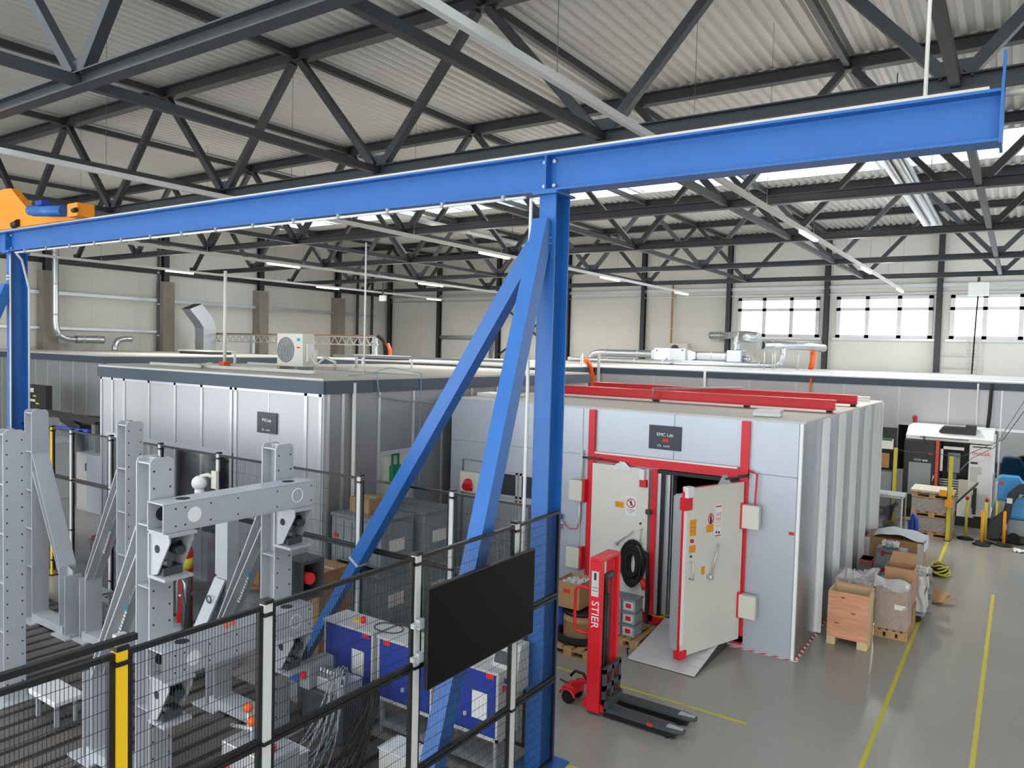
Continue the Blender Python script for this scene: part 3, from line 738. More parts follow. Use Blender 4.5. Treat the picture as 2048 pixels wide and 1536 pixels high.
# ------------------------------------------------------------------ PVS lab cabin
def signboard(name, label, x0, x1, y, z0, z1, lines, logo=True):
    t = thing(name, label, 'sign', ((x0 + x1) / 2, y, (z0 + z1) / 2))
    xc = (x0 + x1) / 2; w = x1 - x0; h = z1 - z0
    build('board', B().box(x0, x1, y - .012, y - .002, z0, z1), SIGN, t)
    text('lettering', lines, h * .2, (xc, y - .014, z0 + h * .62), (1, 0, 0), (0, 0, 1), PAPER, t)
    lz = z0 + h * .15
    lg = B(); cx = xc - w * .17
    for a in (-1.1, -.55, 0, .55, 1.1):
        q = V((math.sin(a), 0, math.cos(a))); pz = V((q.z, 0, -q.x))
        lg.prism([(0, 0), (-.014, .022), (0, .042), (.014, .022)], (cx, y - .014, lz - .012), pz, q, .002)
    build('flower_mark', lg, PAPER, t)
    text('lettering', 'LILIUM', h * .1, (xc + w * .06, y - .014, lz), (1, 0, 0), (0, 0, 1), PAPER, t)
    return t
PX0, PX1, PY0, PY1 = -16.67, -9.59, 8.66, 17.8
t = thing('lab_cabin', 'light grey panel cabin carrying the PVS Lab sign, next to the fenced cell', 'cabin', ((PX0 + PX1) / 2, 12, 0))
parts('wall_panel', B().box(PX0, PX1, PY0, PY0 + .08, 2.55, 3.8).box(PX0, PX1, PY0, PY0 + .08, 0, .9).box(-12.0, PX1, PY0, PY0 + .08, .9, 2.55).box(PX0, -16.4, PY0, PY0 + .08, .9, 2.55)
      .box(PX0, PX0 + .08, PY0 + .08, PY1, 0, 3.8).box(PX0, PX1, PY1, PY1 + .08, 0, 3.8), PANEL, t)
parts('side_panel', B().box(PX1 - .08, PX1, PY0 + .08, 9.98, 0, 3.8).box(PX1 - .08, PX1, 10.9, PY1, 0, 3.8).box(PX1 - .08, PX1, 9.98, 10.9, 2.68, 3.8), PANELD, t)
f = B()
for x in (-16.62, -16.17, -15.7, -14.77, -13.85, -12.97, -12.06, -11.92, -10.02, -9.66): f.box(x - .035, x + .035, PY0 - .02, PY0, 0, 3.8)
for x in (-11.0,): f.box(x - .012, x + .012, PY0 - .006, PY0, 0, 3.8)
f.box(PX0, PX1, PY0 - .02, PY0, 3.72, 3.8).box(-16.4, -12.1, PY0 - .022, PY0, 2.48, 2.58).box(-16.4, -12.1, PY0 - .022, PY0, .86, .95)
parts('frame_post', f, ALU, t)
f = B()
for y in (8.75, 9.08, 9.96, 10.89, 11.78, 12.72, 13.65, 14.6, 15.55, 16.5): f.box(PX1, PX1 + .018, y - .028, y + .028, 0, 3.8)
parts('frame_post', f, ALU, t)
build('corner_pipe', B().cyl((PX1 + .05, 9.3, .4), (PX1 + .05, 9.3, 3.95), .035, 10), PIPE, t)
for a, c in ((-16.12, -15.74), (-15.66, -14.81), (-14.73, -13.89), (-13.81, -13.01), (-12.93, -12.1)):
    w_ = build('window_glass', B().box(a, c, PY0 + .02, PY0 + .03, .93, 2.52), DGLASS, t)
build('roof', B().box(PX0 - .02, PX1 + .02, PY0 - .04, PY1 + .1, 3.97, 4.03), ROOFP, t)
parts('fascia', B().box(PX0 - .03, PX1 + .05, PY0 - .06, PY0 - .021, 3.77, 3.99).box(PX1 + .02, PX1 + .06, PY0 - .021, PY1 + .1, 3.77, 3.99), FASCIA, t)
build('inner_floor_wall', B().box(PX0 + .1, PX1 - .1, PY0 + 1.6, PY0 + 1.65, 0, 3.7), CONC, t)
d = build('door', B().box(PX1 - .02, PX1 + .0, 9.98, 10.88, .02, 2.66), OFFW, t)
parts('door_frame', B().box(PX1, PX1 + .03, 9.98, 10.04, 0, 2.68).box(PX1, PX1 + .03, 10.82, 10.88, 0, 2.68).box(PX1, PX1 + .03, 10.04, 10.82, 2.6, 2.68), ALU, d)
build('door_glass', B().box(PX1 + .0, PX1 + .004, 10.15, 10.7, 1.1, 2.45), CREAM, d)
t = thing('first_aid_bag', 'green bag hanging by its strap on the cabin side door', 'bag', (PX1 + .03, 10.38, 2.35))
build('body', B().box(PX1 + .005, PX1 + .09, 10.25, 10.52, 2.1, 2.4), GREENB, t, .02)
parts('strap', B().box(PX1 + .02, PX1 + .05, 10.29, 10.32, 2.4, 2.6).box(PX1 + .02, PX1 + .05, 10.45, 10.48, 2.4, 2.6).box(PX1 + .02, PX1 + .05, 10.29, 10.48, 2.58, 2.61), GREENB, t)
signboard('cabin_sign', 'dark square sign lettered PVS Lab on the grey cabin front', -11.28, -10.75, PY0 - .02, 3.0, 3.37, 'PVS-Lab')
# ---- things on the PVS roof
t = thing('air_conditioner', 'white outdoor air conditioner unit with round fan grille on the cabin roof', 'air conditioner', (-13.2, 11.1, 4.1))
ax, ay, az = -13.6, 10.9, 4.1
build('case', B().box(ax, ax + .84, ay, ay + .32, az, az + .72), OFFW, t, .02)
g = B()
for r in (.08, .14, .2, .26): g.tube([(ax + .3 + r * math.cos(a), ay - .01, az + .36 + r * math.sin(a)) for a in [i * PI / 12 for i in range(24)]], .008, 5, closed=True)
for i in range(12): a = i * PI / 6; g.bar((ax + .3, ay - .008, az + .36), (ax + .3 + .27 * math.cos(a), ay - .008, az + .36 + .27 * math.sin(a)), .01, .008, (0, 1, 0))
build('fan_grille', g, GRILL, t)
build('fan_recess', B().cyl((ax + .3, ay - .001, az + .36), (ax + .3, ay - .004, az + .36), .28, 28), GREY, t)
build('badge', B().box(ax + .66, ax + .76, ay - .004, ay, az + .55, az + .62), CYAN, t); build('lettering', B().box(ax + .66, ax + .76, ay - .004, ay, az + .4, az + .43), TAPE, t)
build('side_cover', B().box(ax + .84, ax + .88, ay + .1, ay + .28, az + .1, az + .5), WHITE, t, .01)
parts('foot', B().box(ax + .08, ax + .16, ay - .05, ay + .4, az - .07, az).box(ax + .66, ax + .74, ay - .05, ay + .4, az - .07, az), GREY, t)
build('hose', B().tube([(ax + .88, ay + .2, az + .25), (ax + 1.0, ay + .25, az + .05), (ax + 1.1, ay + .4, az + .22), (ax + 1.3, ay + .5, az + .12), (ax + 1.2, ay + .6, az - .03)], .035, 8), OFFW, t)
def rod(label, x, y, z0, z1, r, m=PIPE, name='standpipe', n=10):
    t = thing(name, label, 'pipe', (x, y, z0)); build('pipe', B().cyl((x, y, z0), (x, y, z1), r, n), m, t); return t
t = rod('stout white pipe rising from the cabin roof to the blue beam, orange foot', -14.55, 10.26, 4.03, 6.15, .035); build('foot', B().box(-14.63, -14.45, 10.18, 10.34, 4.03, 4.16), ORG, t)
rod('slender white pipe rising from the cabin roof corner to the blue beam', -10.68, 10.66, 4.03, 6.6, .018)
for i, (x, y) in enumerate(((-16.2, 13.2), (-15.2, 13.4), (-14.6, 12.9), (-13.9, 13.6), (-16.6, 12.0))):
    tag(build('roof_stub', B().cyl((x, y, 4.03), (x, y, 4.3 + .08 * (i % 3)), .035, 8), PIPE), 'short white pipe stub on the cabin roof behind the air conditioner', 'pipe', 'pipe stubs on the cabin roof')
for i, (p, q) in enumerate((((-16.3, 9.6, 4.07), (-11.0, 9.7, 4.07)), ((-16.3, 12.2, 4.07), (-10.2, 11.6, 4.07)), ((-16, 10.9, 4.07), (-14.2, 9.4, 4.07)), ((-15.8, 14.6, 4.3), (-9.9, 15.2, 4.3)))):
    tag(build('roof_cable_duct', B().bar(p, q, .08, .06), OFFW if i < 3 else GREY), ('white cable duct along the front edge of the cabin roof', 'white cable duct across the middle of the cabin roof', 'white cable duct running slantwise on the cabin roof end', 'grey cable tray on short feet across the back of the cabin roof')[i], 'cable duct')
b = B()
for x in (-15.0, -13.2, -11.6, -10.2): b.bar((x, 14.9, 4.03), (x, 14.9, 4.27), .04, .04)
tf_ = thing('tray_support', 'row of short metal feet carrying the grey cable tray on the cabin roof', 'support', (-12.6, 14.9, 4.03)); parts('foot', b, ALU, tf_)
tag(build('signal_cable', B().tube([(-9.9, 9.9, 4.06), (-9.75, 10.4, 4.2), (-9.5, 11.0, 4.1), (-9.52, 11.02, 2.6), (-9.5, 11.0, .5)], .008, 6), mat('light blue cable', (110, 170, 215), .5)), 'pale blue cable looping off the cabin roof down its side', 'cable')
tag(build('power_cable', B().tube([(-9.9, 9.5, 4.06), (-9.5, 9.8, 4.1), (-9.48, 9.85, 3.7), (-9.5, 10.3, 3.62), (-9.4, 11.4, 3.5)], .014, 6), GREY), 'grey cable hanging in a loop under the cabin roof edge', 'cable')

# ------------------------------------------------------------------ further cabins by the concrete column wall
t = thing('lab_cabin', 'dim grey panel cabin with slate roof edge close to the concrete columns', 'cabin', (-31, 20, 0))
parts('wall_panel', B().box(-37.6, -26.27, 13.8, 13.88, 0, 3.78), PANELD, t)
parts('side_panel', B().box(-26.35, -26.27, 13.88, 24, 0, 3.78), PANEL, t)
f = B(); x = -37
while x < -26.3: f.box(x - .02, x + .02, 13.785, 13.8, 0, 3.78); x += .95
y = 14.8
while y < 24: f.box(-26.27, -26.255, y - .02, y + .02, 0, 3.78); y += .95
parts('frame_post', f, ALU, t)
build('roof', B().box(-37.6, -26.25, 13.78, 24.1, 3.97, 4.02), ROOFP, t)
parts('fascia', B().box(-37.6, -26.2, 13.72, 13.78, 3.75, 3.98).box(-26.25, -26.2, 13.78, 24.1, 3.75, 3.98), FASCIA, t)
t = thing('lab_cabin', 'low pale cabin behind the air conditioner cabin, roof crossed by a cable bridge', 'cabin', (-21, 26, 0))
build('walls', B().box(-25.9, -13.9, 22.0, 40, 0, 3.78), PANEL, t)
build('roof', B().box(-26.0, -13.85, 21.9, 40.2, 3.97, 4.02), ROOFP, t)
parts('fascia', B().box(-26.0, -13.85, 21.86, 21.9, 3.75, 3.98).box(-13.85, -13.81, 21.9, 26.1, 3.75, 3.98), FASCIA, t)

# ------------------------------------------------------------------ EMC test chamber
EX0, EX1, EY0, EY1, EZ = -9.35, -2.666, 11.78, 19.3, 3.6
t = thing('test_chamber', 'large bluish grey test chamber with red door portal and red roof beams', 'test chamber', ((EX0 + EX1) / 2, 15, 0))
OX0, OX1, OZ0, OZ1 = -4.93, -3.5, .16, 2.68
b = B().box(EX0, OX0, EY0, EY0 + .1, 0, EZ).box(OX1, EX1, EY0, EY0 + .1, 0, EZ).box(OX0, OX1, EY0, EY0 + .1, OZ1, EZ).box(OX0, OX1, EY0, EY0 + .1, 0, OZ0)
b.box(EX0, EX0 + .1, EY0 + .1, EY1, 0, EZ).box(EX0, EX1, EY1 - .1, EY1, 0, EZ)
parts('front_panel', b, mat('chamber panel', (192, 199, 208), .42, .35, var=.03, scale=.8), t)
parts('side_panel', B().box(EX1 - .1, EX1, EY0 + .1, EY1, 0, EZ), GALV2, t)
s = B()
for x in (-8.3, -6.38, -4.68, -3.42): s.box(x - .006, x + .006, EY0 - .004, EY0, .05, EZ) if x != -3.42 else None
s.box(EX0, -6.3, EY0 - .004, EY0, 2.77, 2.782); s.box(-3.42, EX1, EY0 - .004, EY0, 2.77, 2.782); s.box(EX1 - .045, EX1 - .035, EY0 - .004, EY0, 0, EZ)
build('panel_seams', s, GREY, t)
for i, y in enumerate((13.19, 14.54, 15.83, 17.2, 18.42, 19.0)):
    r = B().box(EX1, EX1 + .115, y - .012, y + .012, .02, EZ + .01).box(EX1, EX1 + .012, y - .06, y + .06, .02, EZ)
    build('side_rib', r, RIBW, t)
build('corner_rib', B().box(EX1 - .03, EX1 + .012, EY0 - .008, EY0 + .05, 0, EZ), RIBW, t)
build('roof', B().box(EX0, EX1 + .05, EY0 - .02, EY1, EZ, EZ + .03), ROOFP, t)
for yy, x1 in ((14.1, -2.66), (16.35, -2.68)):
    rb = build('roof_beam', B().ibeam((-8.6, yy, EZ + .17), (x1, yy, EZ + .17), .2, .18, .02), RED, t)
    p = B()
    for x in (-8.4, -6, -4.2, -2.75): p.box(x - .05, x + .05, yy - .05, yy + .05, EZ + .03, EZ + .08)
    parts('beam_foot', p, BLACK, rb)
build('roof_conduit', B().tube([(-6.0, 13.9, EZ + .06), (-6.0, 13.9, EZ + .3), (-5.0, 16.4, EZ + .3)], .02, 8), GREY, t)
# portal
pf = B().box(-6.24, -6.12, EY0 - .06, EY0 - .005, .02, 3.58).box(-3.56, -3.43, EY0 - .06, EY0 - .005, .1, 3.58).box(-6.24, -3.43, EY0 - .065, EY0 - .006, 2.68, 2.84)
pf.box(-6.12, -6.1, EY0 - .05, EY0 - .005, .2, 2.66).box(-5.03, -4.93, EY0 - .06, EY0 - .005, .1, 2.66).box(-6.24, -3.43, EY0 - .06, EY0 - .005, .06, .2)
parts('portal_bar', pf, RED, t)
build('portal_trim', B().box(-6.1, -3.6, EY0 - .075, EY0 - .065, 2.825, 2.855), WHITE, t)
jm = B().box(-4.93, -4.87, EY0 - .03, EY0 + .35, .2, 2.6).box(-4.82, -4.74, EY0 + .05, EY0 + .35, .2, 2.58)
parts('door_jamb', jm, ALU, t)
parts('jamb_seal', B().box(-4.87, -4.82, EY0 - .02, EY0 + .35, .2, 2.6).box(-4.93, -3.5, EY0 - .03, EY0 + .3, 2.6, 2.66), BLACK, t)
ib = B().box(OX0 - 1.2, OX0 - 1.15, EY0 + .1, EY0 + 4.5, OZ0, OZ1 + .3).box(OX1 + .3, OX1 + .35, EY0 + .1, EY0 + 4.5, OZ0, OZ1 + .3).box(OX0 - 1.2, OX1 + .35, EY0 + 4.5, EY0 + 4.55, OZ0, OZ1 + .3).box(OX0 - 1.2, OX1 + .35, EY0 + .1, EY0 + 4.5, OZ1 + .3, OZ1 + .34)
i_ = 0
for xx in [OX0 - 1.1 + k * .3 for k in range(9)]:
    for zz in (.5, .8, 1.1, 1.4, 1.7, 2.0, 2.3, 2.6): ib.prism([(-.14, -.14), (.14, -.14), (.14, .14), (-.14, .14)], (xx, EY0 + 4.3, zz), (1, 0, 0), (0, 0, 1), -.12)
build('absorber_lining', ib, DARKIN, t)
build('chamber_floor', B().box(OX0 - 1.2, OX1 + .35, EY0 + .1, EY0 + 4.5, OZ0 - .02, OZ0), mat('chamber floor', (130, 126, 120), .8), t)
hz = B(); hb = B()
hz.box(-4.93, -3.5, EY0 - .06, EY0 + .1, .2, .215)
for k in range(7): hb.prism([(0, 0), (.1, 0), (.2, .15), (.1, .15)], (-4.93 + k * .2, EY0 - .055, .216), (1, 0, 0), (0, 1, 0), .003)
q = build('sill_plate', hz, YEL, t); build('sill_stripes', hb, BLACK, q)
# fixed leaf
fx = build('door_leaf', B().box(-6.12, -5.06, EY0 - .1, EY0 - .062, .25, 2.66), CREAM, t, .005)
lv = EY0 - .1
build('lever', B().cyl((-5.6, lv - .05, 1.32), (-5.28, lv - .06, 1.6), .014, 8).cyl((-5.6, lv, 1.32), (-5.6, lv - .08, 1.32), .03, 10), ALU, fx)
build('pull_handle', B().tube([(-5.15, lv, 1.64), (-5.15, lv - .06, 1.64), (-5.15, lv - .06, 1.4), (-5.15, lv, 1.4)], .012, 8), ALU, fx)
build('lock', B().cyl((-5.18, lv, 1.73), (-5.18, lv - .015, 1.73), .02, 10), DGREY, fx)
n_ = build('notice', B().box(-5.46, -5.27, lv - .004, lv - .001, 1.84, 2.16), PAPER, fx)
ring = B().tube([(-5.365 + .075 * math.cos(a), lv - .006, 2.05 + .075 * math.sin(a)) for a in [i * PI / 14 for i in range(28)]], .008, 5, closed=True).bar((-5.418, lv - .006, 2.103), (-5.312, lv - .006, 1.997), .014, .004, (0, 1, 0))
build('prohibition_ring', ring, RED, n_)
build('walking_figure', B().cyl((-5.365, lv - .007, 2.095), (-5.365, lv - .004, 2.095), .011, 10).bar((-5.365, lv - .006, 2.08), (-5.365, lv - .006, 2.04), .02, .004, (0, 1, 0)).bar((-5.365, lv - .006, 2.04), (-5.385, lv - .006, 2.0), .009, .004, (0, 1, 0)).bar((-5.365, lv - .006, 2.04), (-5.345, lv - .006, 2.0), .009, .004, (0, 1, 0)).bar((-5.365, lv - .006, 2.07), (-5.39, lv - .006, 2.045), .007, .004, (0, 1, 0)).bar((-5.365, lv - .006, 2.07), (-5.34, lv - .006, 2.045), .007, .004, (0, 1, 0)), BLACK, n_)
build('printed_text', B().box(-5.44, -5.29, lv - .006, lv - .0045, 1.935, 1.945).box(-5.43, -5.3, lv - .006, lv - .0045, 1.91, 1.92).box(-5.39, -5.34, lv - .006, lv - .0045, 1.885, 1.895), GREY, n_)
build('amber_label', B().box(-5.66, -5.5, lv - .004, lv - .001, 1.95, 2.05), AMBER, fx)
build('bracket_plate', B().prism([(-5.62, 2.6), (-5.74, 2.6), (-5.72, 2.63), (-5.6, 2.74), (-5.5, 2.74), (-5.38, 2.63), (-5.36, 2.6)], (0, lv - .01, 0), (1, 0, 0), (0, 0, 1), .008), ALU, fx)
build('damper', B().cyl((-6.3, lv - .03, 2.74), (-5.95, lv - .03, 2.74), .02, 8).cyl((-5.95, lv - .03, 2.74), (-5.6, lv - .03, 2.72), .01, 8), DGREY, fx)
def hingebox(x, z, nm='hinge_cover', s=1):
    h_ = build(nm, B().box(x - .13, x + .13, EY0 - .2, EY0 - .07, z - .18, z + .18), OFFW, t, .01)
    build('bracket', B().box(x + s * .1, x + s * .17, EY0 - .17, EY0 - .062, z - .2, z + .2), RED, h_)
hingebox(-6.4, 2.15); hingebox(-6.42, .95)
build('latch', B().box(-5.2, -5.1, lv - .1, lv, 2.48, 2.66), WHITE, fx, .008); build('latch_lower', B().box(-5.19, -5.07, lv - .09, lv, 2.36, 2.48), RED, fx, .008)
for z in (.75, 1.95): build('roller_catch', B().box(-5.08, -5.0, lv - .05, lv, z - .04, z + .04), DGREY, fx)
parts('air_pipe', B().tube([(-6.36, EY0 - .05, 2.85), (-6.36, EY0 - .05, 2.35)], .02, 8).tube([(-6.38, EY0 - .05, 1.95), (-6.38, EY0 - .05, 1.55)], .02, 8), PIPE, t)
# open leaf
hx, hy = -3.47, EY0 - .1; ex, ey = -3.94, 10.40
dd = V((ex - hx, ey - hy, 0)); L = dd.length; dd.normalize(); nn = V((-dd.y, dd.x, 0))  # outward side
if nn.x < 0: nn = -nn
Rm = Matrix((dd, nn, V((0, 0, 1)))).transposed()
def dl(a, n, z): return V((hx, hy, 0)) + dd * a + nn * n + V((0, 0, z))
def dbox(b, a0, a1, n0, n1, z0, z1):
    return b.cbox(dl((a0 + a1) / 2, (n0 + n1) / 2, (z0 + z1) / 2), (a1 - a0, n1 - n0, z1 - z0), R=Rm)
od = build('open_door_leaf', dbox(B(), 0, L, -.03, .0, .17, 2.64), CREAM, t)
build('edge_strip', dbox(dbox(B(), L - .005, L + .012, -.035, .004, .2, 2.6), 0, L, -.05, -.03, 2.62, 2.65), RED, od)
build('white_edge', dbox(B(), L - .06, L + .004, .0, .012, .35, 2.45), PAPER, od)
build('core', dbox(B(), .04, L + .008, -.17, -.036, .25, 2.55), ALU, od)
build('core_edge', dbox(B(), L - .1, L - .005, -.21, -.17, .3, 2.52), GALV, od)
parts('corner_block', dbox(dbox(B(), L - .13, L + .04, -.07, .03, .14, .26), L - .12, L + .04, -.05, .05, 2.34, 2.52), RED, od)
build('latch', dbox(B(), L - .14, L + .0, -.04, .06, 2.52, 2.68), WHITE, od, .008)
build('bracket_plate', B().prism([(.28, 2.62), (.32, 2.66), (.42, 2.78), (.5, 2.78), (.6, 2.66), (.64, 2.62)], dl(0, -.01, 0), dd, (0, 0, 1), .01), ALU, od)
build('lever', B().cyl(dl(.77, .05, 1.3), dl(.64, .07, 1.76), .016, 8).cyl(dl(.78, 0, 1.28), dl(.78, .09, 1.28), .035, 10), ALU, od)
build('pull_handle', B().tube([dl(1.2, 0, 1.56), dl(1.2, .07, 1.56), dl(1.2, .07, 1.31), dl(1.2, 0, 1.31)], .014, 8), ALU, od)
build('lock', B().cyl(dl(1.19, 0, 1.64), dl(1.19, .015, 1.64), .02, 10), DGREY, od)
parts('amber_label', dbox(dbox(dbox(dbox(B(), 1.09, 1.23, 0, .003, 1.94, 2.18), 1.09, 1.23, 0, .003, 1.69, 1.8), .7, .86, 0, .003, 1.95, 2.06), .86, .94, 0, .003, 1.33, 1.45), AMBER, od)
build('label_print', dbox(dbox(dbox(dbox(B(), 1.1, 1.22, .003, .004, 2.12, 2.13), 1.1, 1.22, .003, .004, 2.06, 2.07), 1.1, 1.22, .003, .004, 2.0, 2.01), 1.11, 1.21, .003, .004, 1.74, 1.75), CARD, od)
nt_ = build('notice', dbox(B(), .52, .67, 0, .003, 1.87, 2.35), PAPER, od)
parts('red_bar', dbox(dbox(B(), .53, .66, .003, .005, 2.31, 2.33), .53, .66, .003, .005, 1.87, 1.885), RED, nt_)
pic = B()
for i in range(2):
    for j in range(2): pic.tube([dl(.565 + i * .06 + .022 * math.cos(a), .005, 2.13 + j * .07 + .022 * math.sin(a)) for a in [q_ * PI / 5 for q_ in range(10)]], .004, 4, closed=True)
parts('prohibition_mark', pic, mat('rose print', (210, 110, 150), .6), nt_)
pic = B()
for i in range(3):
    for j in range(2): pic.prism([(-.012, 0), (.012, 0), (0, .024)], dl(.555 + i * .042, .0045, 2.02 + j * .045), -dd, (0, 0, 1), .002)
parts('warning_mark', pic, AMBER, nt_)
parts('mandatory_mark', B().cyl(dl(.57, .003, 1.92), dl(.57, .006, 1.92), .02, 10).cyl(dl(.63, .003, 1.93), dl(.63, .006, 1.93), .02, 10), NAVY, nt_)
rg = B().tube([dl(.77 + .055 * math.cos(a), .005, 2.15 + .08 * math.sin(a)) for a in [i * PI / 10 for i in range(20)]], .006, 5, closed=True).bar(dl(.81, .006, 2.2), dl(.73, .006, 2.1), .01, .004, nn)
pr = build('prohibition_ring', rg, RED, od)
build('standing_figure', B().bar(dl(.77, .006, 2.08), dl(.77, .006, 2.18), .035, .004, nn).cyl(dl(.77, .004, 2.2), dl(.77, .007, 2.2), .014, 8), BLACK, pr)
build('stop_button', B().cyl(dl(1.19, 0, 1.87), dl(1.19, .03, 1.87), .03, 12), RED, od)
build('damper', B().cyl((-3.42, EY0 - .1, 2.74), dl(.45, 0, 2.72), .014, 8).cyl((-3.42, EY0 - .1, 2.74), dl(.15, 0, 2.73), .024, 8), DGREY, od)
hingebox(-3.33, 2.12, s=-1); hingebox(-3.33, .72, s=-1)
build('air_hose', B().tube([(-3.42, EY0 - .06, 2.82), (-3.28, EY0 - .1, 2.78), (-3.3, EY0 - .1, 2.2), (-3.4, EY0 - .1, 2.1)], .015, 8), RED, t)
build('red_label', B().box(-2.8, -2.72, EY0 - .005, EY0 - .001, 1.9, 1.95), TAPE, t)
signboard('chamber_sign', 'dark sign lettered EMC Lab above the red door portal', -5.12, -4.55, EY0 - .004, 3.0, 3.4, 'EMC Lab')
tag(build('red_label', B().box(-4.87, -4.77, EY0 - .025, EY0 - .0185, 3.135, 3.185), TAPE), 'small red label stuck on the EMC Lab sign', 'label')
# tape round the foot
rt = B(); wt = B()
x = -5.0 + .3
while x < EX1: wt.prism([(0, 0), (.09, 0), (.15, .05), (.06, .05)], (x, EY0 - .06, .001), (1, 0, 0), (0, 1, 0), .003); x += .18
y = EY0
while y < 15: wt.prism([(0, 0), (.09, 0), (.15, .05), (.06, .05)], (EX1 + .07, y, .001), (0, 1, 0), (-1, 0, 0), .003); y += .18
rt.box(-4.7, EX1 + .07, EY0 - .06, EY0 - .008, 0, .001).box(EX1 + .015, EX1 + .07, EY0 - .008, 15, 0, .001)
o = sbuild('floor_tape', rt, TAPE); o2 = build('tape_stripes', wt, PAPER, o)
# roof bits
for (x, y, a, lb) in ((-3.35, 12.4, .1, 'white panel pack lying on the chamber roof corner'), (-3.0, 18.6, .2, 'white panel pack lying at the far end of the chamber roof')):
    t = thing('panel_pack', lb, 'panel', (x, y, EZ + .03)); build('panel', B().cbox((x, y, EZ + .06), (.42, .3, .05), a), WHITE, t); build('panel', B().cbox((x + .01, y + .02, EZ + .11), (.4, .28, .05), a - .05), LGREY, t)
t = thing('vent_box', 'flat white vent box on the chamber roof beside the cabin', 'vent', (-8.8, 12.6, EZ + .03)); build('body', B().box(-9.2, -8.5, 12.4, 12.9, EZ + .03, EZ + .1), WHITE, t); build('louvre', B().box(-8.5, -8.3, 12.45, 12.85, EZ + .03, EZ + .08), ALU, t)
# socket box, window, air filter on the chamber front
t = thing('socket_box', 'ivory wall box with a red plug socket on the chamber front', 'socket box', (-8.75, EY0 - .1, 2.0))
build('housing', B().box(-9.0, -8.5, EY0 - .16, EY0 - .004, 1.8, 2.2), OFFW, t, .015); build('socket', B().cyl((-8.78, EY0 - .16, 2.0), (-8.72, EY0 - .3, 1.93), .09, 14), RED, t); build('label_plate', B().box(-8.82, -8.68, EY0 - .168, EY0 - .16, 1.84, 1.9), RED, t)
t = thing('conduit_loop', 'thin grey conduit frame around the ivory socket box', 'conduit', (-8.8, EY0, 2.3))
build('pipe', B().tube([(-9.03, EY0 - .03, .3), (-9.03, EY0 - .03, 2.42), (-8.25, EY0 - .03, 2.42), (-8.25, EY0 - .03, 3.62)], .016, 8), GREY, t)
t = thing('viewing_window', 'dark aluminium framed window in the chamber front beside the blue post', 'window', (-7.75, EY0, 2.0))
fr = B()
for x in (-8.42, -7.77, -7.68, -7.05): fr.box(x, x + .05, EY0 - .03, EY0 - .004, .9, 2.28)
for z in (.9, 1.72, 1.8, 2.24): fr.box(-8.42, -7.0, EY0 - .03, EY0 - .004, z, z + .04)
build('frame', fr, ALU, t)
for a, c in ((-8.37, -7.77), (-7.63, -7.05)): build('pane', B().box(a, c, EY0 - .016, EY0 - .006, 1.84, 2.24), MDARK, t); build('pane', B().box(a, c, EY0 - .016, EY0 - .006, .94, 1.72), GREY, t)
t = thing('air_filter', 'small air regulator with blue cap on the chamber front beside the fence corner', 'regulator', (-6.75, EY0 - .05, 1.5))
build('bowl', B().cyl((-6.78, EY0 - .08, 1.38), (-6.78, EY0 - .08, 1.55), .03, 10).cyl((-6.86, EY0 - .08, 1.5), (-6.68, EY0 - .08, 1.5), .02, 8).box(-6.84, -6.72, EY0 - .06, EY0 - .002, 1.5, 1.56), ALU, t); build('cap', B().cyl((-6.76, EY0 - .08, 1.57), (-6.76, EY0 - .08, 1.66), .04, 12), BINBL, t)
build('hose', B().tube([(-6.66, EY0 - .08, 1.5), (-6.55, EY0 - .08, 1.42), (-6.42, EY0 - .06, 1.44), (-6.38, EY0 - .05, 1.56)], .008, 6), RED, t)
# ramp
t = thing('ramp', 'silver plank ramp leading up to the open chamber door', 'ramp', (-4.15, 11, 0))
pl = B()
for k in range(6):
    y0 = 10.25 + k * .24; y1 = y0 + .222; z0 = .015 + k * .034
    pl.prism([(y0, z0), (y1, z0 + .034), (y1, z0 + .049), (y0, z0 + .015)], (-4.68, 0, 0), (0, 1, 0), (0, 0, 1), 1.04)
parts('plank', pl, RAMP, t)
parts('side_rail', B().prism([(10.3, 0), (11.68, 0), (11.68, .2), (10.3, .01)], (-3.66, 0, 0), (0, 1, 0), (0, 0, 1), .02).prism([(10.3, 0), (11.68, 0), (11.68, .2), (10.3, .01)], (-4.66, 0, 0), (0, 1, 0), (0, 0, 1), .02), DGREY, t)

# ------------------------------------------------------------------ rear cabin row
RY = 26.2
t = thing('lab_cabin', 'long light grey cabin row with slate roof edge behind the machining centre', 'cabin', (-4, 30, 0))
parts('front_panel', B().box(-13.6, 8.6, RY, RY + .08, 2.65, 3.78).box(-13.6, 8.6, RY, RY + .08, 0, 1.15).box(-13.6, -3.1, RY, RY + .08, 1.15, 2.65), PANEL, t)
parts('side_panel', B().box(-13.68, -13.6, RY, 40, 0, 3.78), PANEL, t)
f = B()
for x in (-13.55, -11.3, -9.3, -7.75, -6.2, -4.7, -3.1, -1.75, -.42, .95, 2.3): f.box(x - .02, x + .02, RY - .012, RY, 0, 3.78)
f.box(-3.1, 8.6, RY - .03, RY, 2.58, 2.66).box(-3.1, 8.6, RY - .03, RY, 1.12, 1.2)
parts('frame_post', f, ALU, t)
for a, c in ((-3.08, -1.77), (-1.73, -.44), (-.4, .93), (.97, 2.28)): build('window_glass', B().box(a, c, RY + .02, RY + .03, 1.16, 2.62), DGLASS, t)
build('inner_wall', B().box(-3.2, 8.6, RY + 2, RY + 2.05, 0, 3.7), CONC, t)
build('roof', B().box(-13.7, 8.6, RY - .02, 40.3, 3.97, 4.02), mat('bright roof board', (222, 224, 226), .45), t)
